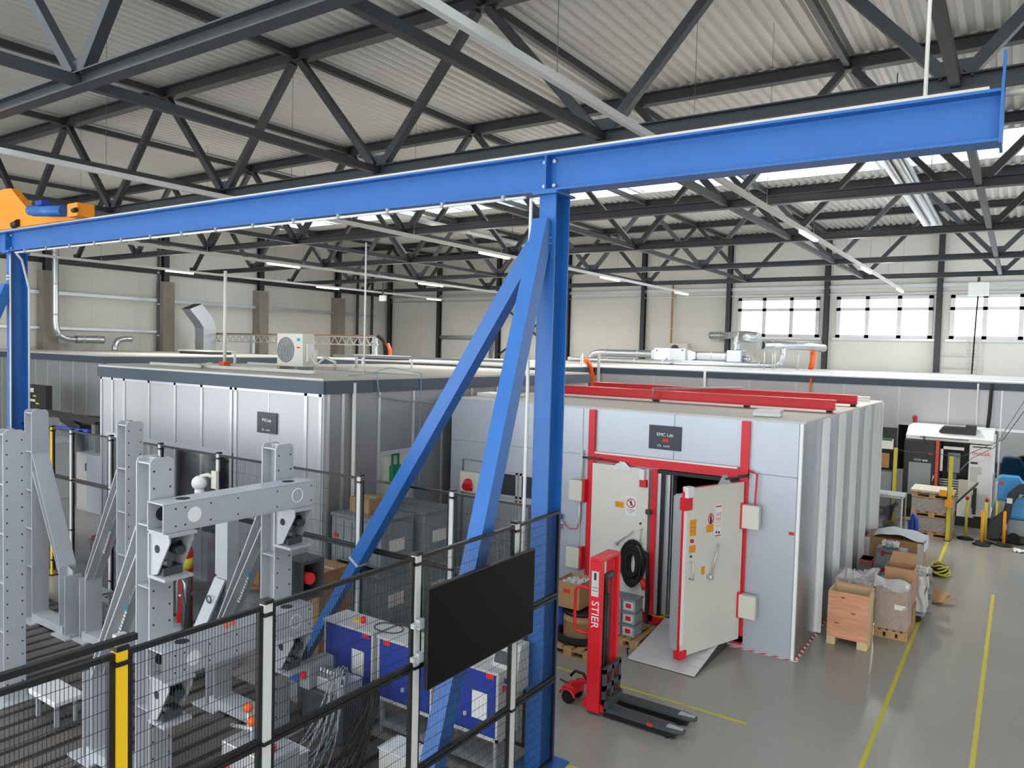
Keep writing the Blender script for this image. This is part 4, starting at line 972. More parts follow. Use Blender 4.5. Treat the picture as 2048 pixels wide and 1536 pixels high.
parts('fascia', B().box(-13.72, 8.6, RY - .07, RY - .021, 3.77, 3.98).box(-13.74, -13.7, RY - .021, 40.3, 3.77, 3.98), FASCIA, t)
build('roof_seams', B().box(-13.7, 8.6, 29.5, 29.53, 4.02, 4.03).box(-13.7, 8.6, 33, 33.03, 4.02, 4.03).box(-13.7, 8.6, 36.6, 36.63, 4.02, 4.03), GREY, t)
# ------------------------------------------------------------------ red fork stacker
t = thing('fork_stacker', 'red hand pallet stacker with black forks in front of the chamber door', 'stacker', (-4.3, 8.65, 0))
zt = 1.97
def chan(y, s):
    b = B().box(-4.36, -4.2, y - .012 * s - .006, y - .012 * s + .006, .06, zt)
    return b.box(-4.36, -4.345, min(y, y + s * .05), max(y, y + s * .05), .06, zt).box(-4.215, -4.2, min(y, y + s * .05), max(y, y + s * .05), .06, zt)
for y, s in ((8.4, 1), (8.86, -1)): build('mast_channel', B().box(-4.38, -4.2, y - .03, y + .03, .05, zt), RED, t, .008)
build('mast_head', B().box(-4.38, -4.2, 8.38, 8.88, zt, zt + .045), RED, t, .006)
parts('inner_channel', B().box(-4.34, -4.24, 8.47, 8.5, .1, zt - .04).box(-4.34, -4.24, 8.76, 8.79, .1, zt - .04), RED, t)
build('lift_cylinder', B().cyl((-4.28, 8.63, .15), (-4.28, 8.63, 1.5), .05, 12).cyl((-4.28, 8.63, 1.5), (-4.28, 8.63, 1.75), .03, 10), BLACK, t)
ch = B()
for y in (8.56, 8.7):
    for i in range(40): ch.box(-4.245, -4.232, y - .01, y + .01, .45 + i * .032, .472 + i * .032)
build('lift_chain', ch, DGREY, t)
build('pulley', B().cyl((-4.25, 8.52, 1.74), (-4.25, 8.74, 1.74), .045, 14), DGREY, t)
text('lettering', 'STIER', .145, (-4.29, 8.366, 1.3), (0, 0, -1), (1, 0, 0), WHITE, t)
st = build('decal', B().box(-4.345, -4.245, 8.364, 8.368, 1.53, 1.85), LGREY, t)
build('decal_print', B().box(-4.31, -4.28, 8.361, 8.364, 1.74, 1.83).box(-4.335, -4.255, 8.361, 8.364, 1.6, 1.605).box(-4.335, -4.255, 8.361, 8.364, 1.64, 1.645), BLACK, st)
build('side_decal', B().box(-4.383, -4.379, 8.38, 8.42, 1.62, 1.88), PAPER, t)
parts('handle_bar', B().tube([(-4.38, 8.42, 1.6), (-4.55, 8.42, 1.6), (-4.6, 8.42, 1.55), (-4.6, 8.42, 1.08), (-4.55, 8.42, 1.02), (-4.38, 8.42, 1.02)], .02, 10).tube([(-4.38, 8.84, 1.6), (-4.55, 8.84, 1.6), (-4.6, 8.84, 1.55), (-4.6, 8.84, 1.08), (-4.55, 8.84, 1.02), (-4.38, 8.84, 1.02)], .02, 10), RED, t)
cg = B()
for y in (8.42, 8.62, 8.82): cg.box(-4.17, -4.13, y - .03, y + .03, .16, .62)
for z in (.2, .38, .6): cg.box(-4.17, -4.13, 8.39, 8.86, z - .035, z + .035)
cg.box(-4.13, -4.1, 8.39, 8.86, .1, .22)
build('carriage', cg, DGREY, t)
for y in (8.47, 8.86):
    f = B().prism([(-4.15, -.08), (-3.25, -.08), (-3.1, -.04), (-3.1, .04), (-3.25, .08), (-4.15, .08)], (0, y, .09), (1, 0, 0), (0, 1, 0), .045)
    k = build('fork', f, DGREY, t, .006)
    build('leg', B().box(-4.15, -3.2, y - .06, y + .06, .03, .088), BLACK, k)
    build('fork_tip', B().prism([(-3.32, -.05), (-3.12, -.03), (-3.12, .03), (-3.32, .05)], (0, y, .136), (1, 0, 0), (0, 1, 0), .003), GALV, k)
    build('load_roller', B().cyl((-3.3, y - .05, .041), (-3.3, y + .05, .041), .04, 12), BLACK, k)
build('red_label', B().box(-3.55, -3.48, 8.385, 8.39, .095, .13), TAPE, t)
build('base_bridge', B().box(-4.45, -4.15, 8.42, 8.84, .06, .16), RED, t)
build('pump_lever', B().tube([(-4.38, 8.55, .28), (-4.52, 8.55, .42), (-4.62, 8.52, .44), (-4.68, 8.5, .37)], .02, 8), BLACK, t)
build('steer_arch', B().tube([(-4.38, 8.62, .25), (-4.5, 8.62, .3), (-4.62, 8.62, .27), (-4.7, 8.62, .18)], .04, 10).box(-4.8, -4.6, 8.5, 8.74, .14, .2), RED, t)
for y in (8.5, 8.72):
    wv = build('steer_wheel', B().cyl((-4.7, y - .03, .09), (-4.7, y + .03, .09), .088, 16), BLACK, t)
    build('wheel_guard', B().tube([(-4.7 + .11 * math.cos(a), y - .05, .1 + .1 * math.sin(a)) for a in [.1 + i * .3 for i in range(10)]], .018, 6), RED, wv)
build('foot_pedal', B().cyl((-4.78, 8.62, .2), (-4.9, 8.62, .22), .015, 8), DGREY, t)

# ------------------------------------------------------------------ pallets and goods by the chamber door
def pallet(cx, cy, lx, ly, label, rz=0, z0=0):
    t = thing('pallet', label, 'pallet', (0, 0, 0))
    b = B()
    n = 5
    for i in range(n): w_ = lx / n * .72; x = -lx / 2 + w_ / 2 + i * (lx - w_) / (n - 1); b.box(x - w_ / 2, x + w_ / 2, -ly / 2, ly / 2, .122, .144)
    parts('deck_board', b, PALW, t)
    b = B()
    for y in (-ly / 2 + .05, 0, ly / 2 - .05): b.box(-lx / 2, lx / 2, y - .05, y + .05, .1, .122).box(-lx / 2, lx / 2, y - .05, y + .05, 0, .022)
    parts('runner', b, PALW, t)
    b = B()
    for y in (-ly / 2 + .05, 0, ly / 2 - .05):
        for x in (-lx / 2 + .07, 0, lx / 2 - .07): b.box(x - .07, x + .07, y - .05, y + .05, .022, .1)
    parts('block', b, PALW, t)
    t.location = (cx, cy, z0); t.rotation_euler = (0, 0, rz); return t
pallet(-5.45, 10.35, .8, 1.15, 'wooden pallet under the round cardboard drum beside the stacker')
pallet(-5.02, 11.05, .62, .8, 'wooden pallet under the stack of grey boxes against the closed leaf')
t = thing('fibre_drum', 'round cardboard drum on the pallet, carrying the open box', 'drum', (-5.5, 10.25, .15))
build('body', B().lathe((-5.5, 10.25, .18), [(.25, 0), (.26, .03), (.26, .26), (.265, .265), (.265, .285), (.26, .29), (.25, .4)], 24), CARD, t)
build('lid_ring', B().lathe((-5.5, 10.25, .58), [(.27, -.03), (.275, 0), (.26, .02)], 24), BLACK, t)
t = thing('tyre_ring', 'black rubber ring around the foot of the cardboard drum', 'ring', (-5.5, 10.25, .15))
build('ring', B().tube([(-5.5 + .36 * math.cos(a), 10.25 + .36 * math.sin(a), .2) for a in [i * PI / 12 for i in range(24)]], .055, 8, closed=True), RUBBER, t)
t = carton(-5.88, -5.44, 10.08, 10.6, .61, 1.02, 'open cardboard box with bubble wrap on the drum beside the stacker', True, True)
def crumple(name, label, x0, x1, y0, y1, z, amp, m, seed, parent=None, n=14):
    rnd = random.Random(seed); g = [[rnd.uniform(-1, 1) for _ in range(n + 1)] for _ in range(n + 1)]
    b = B().sheet(lambda u, v: (x0 + (x1 - x0) * u, y0 + (y1 - y0) * v, z + amp * g[int(round(v * n))][int(round(u * n))]), n, n, False)
    o = build(name, b, m, parent)
    if parent is None: tag(o, label, 'wrap')
    return o
crumple('bubble_wrap', 'clear bubble wrap filling the open cardboard box', -5.86, -5.46, 10.1, 10.58, .96, .045, FILM, 4)
t = thing('stack_box', 'small grey plastic box with red label', 'box', (0, 0, 0), 'grey storage boxes')
build('body', B().box(-.11, .11, -.15, .15, 0, .17), GREY, t, .008); build('rim', B().box(-.118, .118, -.158, .158, .165, .195), GREY2, t, .004)
build('label', B().box(-.045, .045, -.1545, -.152, .06, .13), RED, t); build('paper', B().box(-.08, .08, -.1525, -.151, .03, .155), LGREY, t)
t['label'] = 'grey storage box in the lowest layer beside the stacker mast'
first = True
rows = ('lowest', 'second', 'topmost')
for k in range(3):
    for i, x in enumerate((-5.15, -4.91)):
        lb = 'small grey storage box, %s of the stack %s' % (rows[k], 'next to the stacker mast' if i == 0 else 'towards the open chamber')
        if first: t.location = (x, 10.87, .146 + k * .2); t['label'] = lb; first = False
        else: dup(t, None, (x, 10.87, .146 + k * .2), 0, lb)
t = thing('vacuum_bag', 'black coiled hose bundle hanging on the closed chamber leaf', 'hose bundle', (-5.2, EY0 - .25, 1.0))
b = B()
for i in range(13):
    ph = i * .7; ra = .06 + .012 * i
    b.tube([(-5.28 + (ra + .02 * math.sin(ph)) * math.cos(a), EY0 - .13 - .018 * (i % 5), 1.02 + .05 * math.sin(ph) + (.16 + .018 * i + .03 * math.cos(ph)) * math.sin(a)) for a in [j * PI / 10 for j in range(20)]], .024, 7, closed=True)
build('coil', b, RUBBER, t); build('hook', B().box(-5.32, -5.24, EY0 - .2, EY0 - .1, 1.36, 1.4), BLACK, t)
build('plug', B().cyl((-5.06, EY0 - .2, .82), (-5.02, EY0 - .2, .66), .05, 12), TAPE, t)
build('tail', B().tube([(-5.12, EY0 - .17, 1.3), (-5.0, EY0 - .2, 1.25), (-4.98, EY0 - .2, .9), (-4.95, EY0 - .22, .5), (-4.93, EY0 - .3, .1), (-5.1, EY0 - .45, .03)], .03, 8), RUBBER, t)
tag(build('cable_heap', B().tube([(-5.1 + (.2 + .05 * math.sin(3 * a)) * math.cos(a), EY0 - .45 + (.12 + .03 * math.cos(2 * a)) * math.sin(a), .03 + .006 * (a % 7)) for a in [i * .35 for i in range(60)]], .016, 6), RUBBER), 'loose heap of black cable on the floor under the closed leaf', 'cable')
t = thing('waste_bag', 'dark blue plastic bag on the pallet behind the fence corner', 'bag', (-5.95, 10.5, 0)); build('body', B().ball((-6.0, 10.5, .25), .26, 14, 10, (1, 1, 1.1)), NAVY, t); build('knot', B().ball((-6.0, 10.5, .55), .06, 8, 6), NAVY, t)
tag(build('floor_cable', B().tube([(-4.9, 11.2, .012), (-4.78, 10.9, .012), (-4.85, 10.6, .012), (-4.75, 10.4, .012)], .009, 6), RUBBER), 'thin black cable trailing over the floor beside the ramp', 'cable')

# grey pallet boxes behind the rear fence
def bigbin(x0, y0, z0, label, lx=1.12, ly=.78, hh=.84):
    t = thing('pallet_box', label, 'pallet box', (x0 + lx / 2, y0 + ly / 2, z0), 'grey plastic pallet boxes')
    build('body', B().box(x0, x0 + lx, y0, y0 + ly, z0 + .12, z0 + hh), GREY, t, .01)
    r = B()
    for i in range(6): x = x0 + .08 + i * (lx - .16) / 5; r.box(x - .015, x + .015, y0 - .015, y0, z0 + .15, z0 + hh - .04)
    for i in range(4): y = y0 + .08 + i * (ly - .16) / 3; r.box(x0 + lx, x0 + lx + .015, y - .015, y + .015, z0 + .15, z0 + hh - .04)
    build('rib_pattern', r, GREY, t)
    build('lid', B().box(x0 - .025, x0 + lx + .025, y0 - .025, y0 + ly + .025, z0 + hh, z0 + hh + .06), GREY2, t, .015)
    parts('foot', B().box(x0, x0 + .14, y0, y0 + ly, z0, z0 + .12).box(x0 + lx - .14, x0 + lx, y0, y0 + ly, z0, z0 + .12).box(x0 + lx / 2 - .07, x0 + lx / 2 + .07, y0, y0 + ly, z0, z0 + .12), GREY2, t)
    build('label_sheet', B().box(x0 + lx + .001, x0 + lx + .018, y0 + .2, y0 + .55, z0 + .35, z0 + .55), PAPER, t)
    build('red_tag', B().box(x0 + .06, x0 + .16, y0 - .02, y0 - .015, z0 + .5, z0 + .56), TAPE, t)
    return t
for x0, y0, nme in ((-9.46, 8.76, 'stack at the cabin corner'), (-9.36, 9.72, 'stack by the socket box')):
    bigbin(x0, y0, .0, 'lower grey plastic pallet box, ' + nme); bigbin(x0, y0, .9, 'upper grey plastic pallet box with lid, ' + nme)
carton(-9.25, -8.8, 8.95, 9.35, 1.803, 2.06, 'small cardboard box on top of the grey pallet boxes', False)
t = thing('first_aid_sign', 'small dark green plate on the cabin side door', 'sign', (PX1 + .02, 10.65, 2.35)); build('plate', B().box(PX1 + .03, PX1 + .035, 10.6, 10.72, 2.28, 2.4), GREENB, t)
# stool and bags behind rigs
t = thing('stool', 'white stool with a red cushion behind the clear rear fence', 'stool', (-15.0, 7.9, 0))
build('seat', B().box(-15.25, -14.75, 7.65, 8.15, .52, .6), OFFW, t, .02); build('cushion', B().box(-15.2, -14.8, 7.7, 8.1, .6, .68), ORG, t, .03)
for x in (-15.2, -14.8):
    for y in (7.7, 8.1): build('leg', B().cyl((x, y, 0), (x, y, .52), .02, 8), OFFW, t)
t = thing('sack', 'white and orange printed sack on the cell floor behind the sloping grey brace', 'sack', (-14.1, 6.1, 0)); build('body', B().box(-14.4, -13.8, 5.95, 6.3, .03, .5), WHITE, t, .06); build('orange_print', B().box(-14.38, -13.82, 5.945, 5.95, .1, .25), ORG, t)
t = thing('work_table', 'grey steel work table behind the sloping braces', 'table', (-12.6, 6.4, 0)); build('top', B().box(-13.2, -12.2, 6.2, 6.55, .42, .46), GREY, t); build('shelf', B().box(-13.15, -12.25, 6.22, 6.53, .2, .22), GREY, t)
for x in (-13.15, -12.25):
    for y in (6.24, 6.51): build('leg', B().box(x - .02, x + .02, y - .02, y + .02, .024, .42), GREY, t)
tag(build('red_valve', B().cyl((-12.5, 6.35, .46), (-12.5, 6.35, .52), .05, 10).ball((-12.5, 6.35, .55), .05), RED), 'red valve knob on the grey work table', 'valve')
tag(build('white_crumpled_bag', B().ball((-12.8, 6.38, .53), .09, 8, 6, (1.4, 1, .7)), WHITE), 'crumpled white plastic bag on the grey work table', 'bag')

# ------------------------------------------------------------------ goods along the chamber side
t = thing('plywood_crate', 'open pale plywood crate on two feet at the chamber corner', 'crate', (-2.1, 13.05, 0))
cx0, cx1, cy0, cy1, ch_ = -2.4, -1.8, 12.85, 13.4, .86; k = .018
build('front_board', B().box(cx0, cx1, cy0, cy0 + k, .12, ch_), PLY, t)
build('back_board', B().box(cx0, cx1, cy1 - k, cy1, .12, ch_ + .02), PLY, t)
parts('side_board', B().box(cx0, cx0 + k, cy0 + k, cy1 - k, .12, ch_).box(cx1 - k, cx1, cy0 + k, cy1 - k, .12, ch_).box(cx0 + k, cx1 - k, cy0 + k, cy1 - k, .12, .14), PLYE, t)
build('inner_lining', B().box(cx0 + k, cx1 - k, cy1 - k - .004, cy1 - k, .14, ch_ - .005), PLYE, t)
parts('rim', B().box(cx0, cx1, cy0, cy0 + k, ch_, ch_ + .004).box(cx1 - k, cx1, cy0, cy1, ch_, ch_ + .004).box(cx0, cx0 + k, cy0, cy1, ch_, ch_ + .004), PLYE, t)
parts('foot', B().box(cx0, cx0 + .13, cy0, cy1, 0, .12).box(cx1 - .15, cx1, cy0, cy1, 0, .12), PLYE, t)
kb = B()
for x, z in ((-2.18, .78), (-2.02, .55), (-2.26, .36)): kb.prism([(.035 * math.cos(a), .014 * math.sin(a)) for a in [i * PI / 5 for i in range(10)]], (x, cy0 - .0005, z), (1, 0, 0), (0, 0, 1), .0006)
build('wood_grain_knots', kb, mat('wood knot', (168, 88, 60), .7), t)
pallet(-1.58, 14.0, .5, .62, 'wooden pallet under the film wrapped cartons beside the plywood crate')
t = thing('wrapped_cartons', 'film wrapped pile of cartons behind the plywood crate, torn open at the top', 'wrapped goods', (-1.6, 14.0, .146))
build('cartons', B().box(-1.81, -1.36, 13.72, 14.28, .147, .82), CARD, t, .01)
rnd = random.Random(3)
fw_ = B()
def wrapf(u, v):
    a = u * 4; zz = .15 + v * .72; j = rnd.uniform(-.012, .012)
    x0, x1, y0, y1 = -1.83, -1.34, 13.70, 14.3
    if a < 1: p = (x0 + (x1 - x0) * a, y0 + j)
    elif a < 2: p = (x1 + j, y0 + (y1 - y0) * (a - 1))
    elif a < 3: p = (x1 - (x1 - x0) * (a - 2), y1 + j)
    else: p = (x0 + j, y1 - (y1 - y0) * (a - 3))
    return (p[0], p[1], zz)
FILM2 = glass('thin wrap film', (240, 238, 236), .3, diffuse=(245, 240, 238))
build('film', B().sheet(wrapf, 48, 14, False), FILM2, t)
build('label_sheets', B().box(-1.54, -1.37, 13.694, 13.698, .5, .58), PAPER, t)
build('torn_flap', B().sheet(lambda u, v: (-1.86 + u * .52, 13.68 + .25 * v + .03 * math.sin(9 * u), .82 + .14 * v * (1 - .4 * u) + .03 * math.sin(7 * u + 3 * v)), 14, 8, False), FILM, t)
t = carton(-1.78, -1.33, 14.3, 14.75, .4, 1.04, 'open brown carton with raised flaps behind the wrapped pile', False, True, CARD2)
build('flap', B().prism([(-.22, 0), (.2, 0), (.22, .2), (-.18, .2)], (-1.55, 14.74, 1.03), (1, 0, 0), (0, .5, .86), .006), CARD2, t)
t2 = thing('cardboard_box', 'lower carton under the open brown carton', 'cardboard box', (-1.55, 14.5, 0)); build('walls', B().box(-1.8, -1.32, 14.32, 14.76, .0, .4), CARD, t2)
t = thing('wrapped_bundle', 'bundle in crumpled clear film against the chamber side', 'wrapped goods', (-2.2, 14.2, 0))
build('carton', B().box(-2.4, -1.95, 13.9, 14.5, 0, .78), CARD2, t); g_ = random.Random(9)
build('film', B().sheet(lambda u, v: (-2.48 + u * .6 + g_.uniform(-.02, .02), 13.82 + v * .75, .84 + .1 * math.sin(5 * u) * math.sin(6 * v) + g_.uniform(-.03, .03)), 14, 12, False).sheet(lambda u, v: (-2.48 + u * .6, 13.84 + g_.uniform(-.02, .02), .05 + v * .8), 12, 8, False), FILM, t)
def toolcase(x, y, z, rz, label, lx=.5, ly=.34, lz=.3):
    t = thing('tool_case', label, 'tool case', (0, 0, 0), 'grey tool cases')
    build('body', B().box(-lx / 2, lx / 2, -ly / 2, ly / 2, 0, lz), GREY, t, .02)
    build('lid', B().box(-lx / 2 - .005, lx / 2 + .005, -ly / 2 - .005, ly / 2 + .005, lz * .8, lz + .02), GREY2, t, .015)
    parts('latch', B().box(-lx * .3, -lx * .2, -ly / 2 - .02, -ly / 2 - .004, lz * .62, lz * .95).box(lx * .2, lx * .3, -ly / 2 - .02, -ly / 2 - .004, lz * .62, lz * .95), RED, t)
    build('handle', B().tube([(-.1, -ly / 2, lz * .85), (-.1, -ly / 2 - .04, lz * .85), (.1, -ly / 2 - .04, lz * .85), (.1, -ly / 2, lz * .85)], .01, 6), DGREY, t)
    build('red_print', B().box(lx / 2 + .001, lx / 2 + .004, -.1, .1, lz * .25, lz * .6), RED, t)
    t.location = (x, y, z); t.rotation_euler = (0, 0, rz); return t
t = thing('trolley_bin', 'grey bag hung wheeled trolley behind the wrapped pile', 'trolley', (-1.3, 15.0, 0))
build('frame', B().box(-1.5, -1.2, 14.85, 15.25, .12, .16).box(-1.5, -1.47, 14.85, 15.25, .16, .85).box(-1.23, -1.2, 14.85, 15.25, .16, .2), GREY, t); build('bag', B().sheet(lambda u, v: (-1.45 + .26 * u + .02 * math.sin(9 * v), 14.86 + .02 * math.sin(12 * u + 5 * v), .2 + .62 * v), 10, 12, False).sheet(lambda u, v: (-1.19 + .02 * math.sin(11 * v + 7 * u), 14.86 + .36 * u, .2 + .62 * v), 10, 12, False).box(-1.44, -1.22, 14.9, 15.2, .17, .8), FILM, t)
for y in (14.9, 15.2): build('wheel', B().cyl((-1.3, y - .02, .06), (-1.3, y + .02, .06), .06, 12), BLACK, t)
tag(crumple('foil_bag', '', -1.5, -1.18, 14.9, 15.25, .9, .05, FILM, 12), 'silvery crumpled bag on the wheeled trolley', 'bag')
toolcase(-1.32, 15.75, .0, .1, 'grey tool case standing lowest beside the yellow floor line', .3, .5, .32)
toolcase(-1.32, 15.75, .34, .1, 'grey tool case with red print stacked second beside the yellow floor line', .3, .5, .24)
toolcase(-1.32, 15.72, .6, .05, 'grey and red tool case topmost of the pair beside the yellow floor line', .28, .46, .12)
t = thing('carton_flat', 'flattened brown cardboard lying beside the yellow floor line', 'cardboard', (-1.15, 16.8, 0)); build('sheet', B().prism([(-.3, -.35), (.12, -.4), (.2, .3), (-.25, .4)], (-1.15, 16.7, .002), (1, 0, 0), (0, 1, 0), .04).prism([(-.2, -.4), (.1, -.45), (.3, -.2), (0, -.2)], (-1.1, 16.6, .04), (1, 0, .3), (0, 1, 0), .01), CARD, t)
# big wrapped box with white cover
t = thing('large_carton', 'large carton under a pale dust sheet behind the tool cases', 'cardboard box', (-2.0, 17.9, 0))
build('walls', B().box(-2.58, -1.5, 17.55, 18.4, .05, .82), CARD, t, .01)
build('dust_sheet', B().sheet(lambda u, v: (-2.45 + u * .97, 17.5 + v * .95 + .02 * math.sin(8 * u), .84 + .1 * math.sin(PI * min(1, u * 1.1)) * (1 - .3 * v) + .012 * math.sin(14 * u + 4 * v)), 16, 8, True).sheet(lambda u, v: (-1.48 + .015 * math.sin(9 * u), 17.5 + u * .95, .84 - v * .28 * (.6 + .4 * math.sin(3 * u))), 12, 5, True), mat('pale blue sheet', (206, 216, 224), .6), t)
parts('edge_guard', B().box(-1.6, -1.485, 17.54, 17.55, .05, .8).box(-2.6, -2.5, 17.54, 17.55, .4, .8), FILM, t)
build('base', B().box(-2.55, -1.52, 17.6, 18.35, 0, .05), PALW, t)
toolcase(-1.98, 16.75, .46, -.05, 'grey tool case with red latches on the pile before the large carton', .52, .36, .34)
toolcase(-1.98, 16.75, .22, .05, 'grey tool case under the red latched case before the large carton', .56, .38, .22)
toolcase(-2.3, 16.4, .0, .2, 'dark tool case flat on the floor before the large carton', .5, .4, .2)
toolcase(-1.9, 16.75, .0, 0, 'grey tool case at the bottom of the red latched pile', .6, .42, .2)
t = thing('film_roll_box', 'small carton with red film print against the chamber side', 'cardboard box', (-2.4, 16.9, 0)); build('body', B().box(-2.55, -2.32, 16.7, 17.1, 0, .5), GREY, t, .01); build('red_film', B().box(-2.56, -2.31, 16.69, 17.11, .38, .5), mat('rose film', (196, 110, 110), .35), t)
tag(crumple('plastic_bag', '', -2.15, -1.85, 16.62, 16.9, .9, .06, WHITE, 5), 'white crumpled plastic bag on the red latched tool case', 'bag')
t = thing('hose_reel', 'coil of yellow and black hose lying on the floor by the large carton', 'hose', (-1.2, 18.6, 0))
b = B()
for i in range(5): b.tube([(-1.25 + (.2 - .02 * i) * math.cos(a) + .04 * math.sin(3 * i), 18.5 + (.26 - .02 * i) * math.sin(a) + .05 * math.cos(2 * i), .05 + .04 * i + .03 * math.sin(2 * a + i)) for a in [j * PI / 9 for j in range(18)]], .018, 6, closed=True)
build('coil', b, LYEL, t); build('core', B().lathe((-1.25, 18.5, .01), [(.17, 0), (.19, .1), (.12, .2), (.05, .22)], 14), RUBBER, t)
# ------------------------------------------------------------------ machining centre and goods in front of it
MY = 24.3
t = thing('machining_centre', 'white machining centre with charcoal doors and red maker lettering', 'machine', (-1.6, 25.2, 0))
build('base', B().box(-2.65, -.5, MY + .08, MY + 1.7, 0, .33), BLACK, t)
build('rear_body', B().box(-2.7, -.5, MY + 1.0, MY + 1.8, .33, 2.5), MWHITE, t)
build('roof_hood', B().prism([(MY, 2.34), (MY, 2.45), (MY + .5, 2.68), (MY + 1.8, 2.68), (MY + 1.8, 2.34)], (-2.65, 0, 0), (0, 1, 0), (0, 0, 1), 2.12), MWHITE, t, .01)
build('roof_unit', B().prism([(-1.85, 2.6), (-1.75, 2.74), (-1.2, 2.74), (-1.2, 2.8), (-.95, 2.8), (-.95, 2.5), (-1.8, 2.55)], (0, MY + .2, 0), (1, 0, 0), (0, 0, 1), -.5), MDARK, t)
dd_ = build('sliding_door', B().box(-2.68, -1.88, MY - .03, MY + .1, .35, 2.33), MDARK, t, .03)
build('door_window', B().box(-2.54, -1.98, MY - .034, MY - .03, .75, 1.68), mat('tinted window', (150, 160, 160), .3), dd_)
text('lettering', 'VCN', .09, (-2.33, MY - .034, 1.755), (1, 0, 0), (0, 0, 1), WHITE, dd_)
build('model_digits', B().box(-2.2, -2.14, MY - .036, MY - .03, 1.73, 1.775).box(-2.13, -2.07, MY - .036, MY - .03, 1.73, 1.775), LGREY, dd_)
build('red_label', B().box(-2.06, -1.95, MY - .036, MY - .03, 1.93, 1.98), TAPE, dd_)
build('door_edge', B().box(-1.88, -1.8, MY - .05, MY + .1, .35, 2.36), mat('orange red trim', (226, 84, 50), .45), dd_)
build('door_pull', B().cyl((-1.93, MY - .06, 1.18), (-1.9, MY - .06, 1.36), .018, 8), ALU, dd_)
build('door_track', B().cyl((-2.3, MY - .06, 2.42), (-1.1, MY - .06, 2.42), .012, 6).box(-2.2, -2.17, MY - .08, MY, 2.3, 2.45), DGREY, t)
iv = B().box(-1.8, -1.06, MY + .9, MY + 1.0, .4, 2.34).box(-1.8, -1.77, MY, MY + .9, .4, 2.34).box(-1.8, -1.06, MY, MY + .9, .4, .62)
build('work_space', iv, MDARK, t)
parts('inner_window', B().box(-1.76, -1.2, MY + .02, MY + .05, 2.12, 2.2).box(-1.76, -1.7, MY + .02, MY + .05, 1.5, 2.2), MWHITE, t)
build('spindle_head', B().box(-1.6, -1.3, MY + .3, MY + .8, 1.45, 2.0).cyl((-1.45, MY + .5, 1.2), (-1.45, MY + .5, 1.45), .08, 12), GREY, t)
sl = B()
for i in range(9): sl.box(-1.78, -1.3, MY + .25, MY + .29, .66 + i * .07, .7 + i * .07)
build('way_cover', sl, LGREY, t); build('side_panel', B().box(-1.3, -1.07, MY + .1, MY + .14, .62, 1.3), BEIGE, t)
pl_ = build('control_pillar', B().box(-1.07, -.5, MY - .06, MY + 1.0, .34, 2.3), MWHITE, t, .02)
text('lettering', 'mazak', .17, (-.79, MY - .064, 2.08), (1, 0, 0), (0, 0, 1), mat('maker red', (236, 70, 60), .5), pl_)
build('dark_slot', B().box(-1.0, -.56, MY - .066, MY - .06, 2.24, 2.27), BLACK, pl_)
build('name_plate', B().box(-1.03, -.86, MY - .066, MY - .06, 1.78, 1.84), MDARK, pl_)
parts('notice', B().box(-1.03, -.86, MY - .066, MY - .06, 1.3, 1.7).box(-.86, -.76, MY - .066, MY - .06, 1.5, 1.72), LGREY, pl_)
cp = build('control_panel', B().prism([(0, 0), (.5, .62), (.53, .6), (.03, -.03)], (-1.33, MY - .35, .72), (1, 0, 0), (0, 0, 1), .36), MDARK, t)
build('screen_face', B().prism([(-.004, .003), (.02, .033), (.48, .603), (.496, .623)], (-1.33, MY - .36, .72), (1, 0, 0), (0, 0, 1), .3), GREY, cp)
build('panel_arm', B().box(-.95, -.85, MY - .3, MY - .06, .62, .95).box(-.92, -.84, MY - .42, MY - .2, .45, 1.15), BLACK, cp)
build('coolant_tank', B().box(-1.3, -.9, MY - .1, MY + .3, .3, .75), MWHITE, t)
build('grey_vents', B().box(-.5, -.46, MY + .2, MY + .8, .6, 1.5), GREY, t)
tag(build('signal_lamp', B().cyl((-2.63, RY - .1, 2.68), (-2.63, RY - .1, 2.8), .05, 10).ball((-2.63, RY - .1, 2.83), .07), FRED), 'red round signal lamp on the cabin front above the machining centre', 'lamp')
# cables from above
for pts, r, lb, m in (([(.4, 22.5, 5.2), (.1, 23.3, 3.6), (-.5, 24.0, 2.3), (-1.0, 24.1, 1.95), (-1.25, 24.1, 1.6)], .012, 'grey hose swinging down to the machine opening from above', GREY),
                      ([(.5, 22.8, 5.0), (.2, 23.5, 3.5), (-.3, 23.9, 2.55), (-1.2, 24.0, 2.0), (-2.6, 24.1, 1.98), (-2.9, 24.4, 2.0)], .009, 'thin cable drooping across the machine doors', DGREY),
                      ([(-.68, 26.05, 3.95), (-.7, 26.0, 3.0), (-.72, 25.9, 2.68)], .05, 'thick black cable chain dropping from the cabin edge behind the machine', RUBBER)):
    tag(build('overhead_cable', B().tube(pts, r, 8), m), lb, 'cable')
tag(build('white_pipe', B().cyl((-1.02, RY - .06, 2.6), (-1.02, RY - .06, 3.95), .03, 8), PIPE), 'thin white pipe on the cabin front above the machine', 'pipe')
tag(build('white_pipe', B().cyl((-9.32, RY - .06, 2.6), (-9.32, RY - .06, 4.05), .05, 8), PIPE), 'white pipe on the cabin front just above the red roof beams', 'pipe')
tag(build('warning_ribbon', B().box(-5.75, -5.69, RY - .09, RY - .075, 3.45, 3.9), ORG), 'orange ribbon dangling from the cabin roof edge', 'ribbon')
t = thing('wire_partition', 'mesh cupboard with notices beside the yellow post at the machine', 'partition', (-3.3, 24.4, 0))
parts('frame_bar', B().box(-3.75, -3.7, 24.2, 24.25, 0, 2.6).box(-2.95, -2.9, 24.2, 24.25, 0, 2.0).box(-3.7, -2.95, 24.2, 24.25, 1.38, 1.42), BLACK, t)
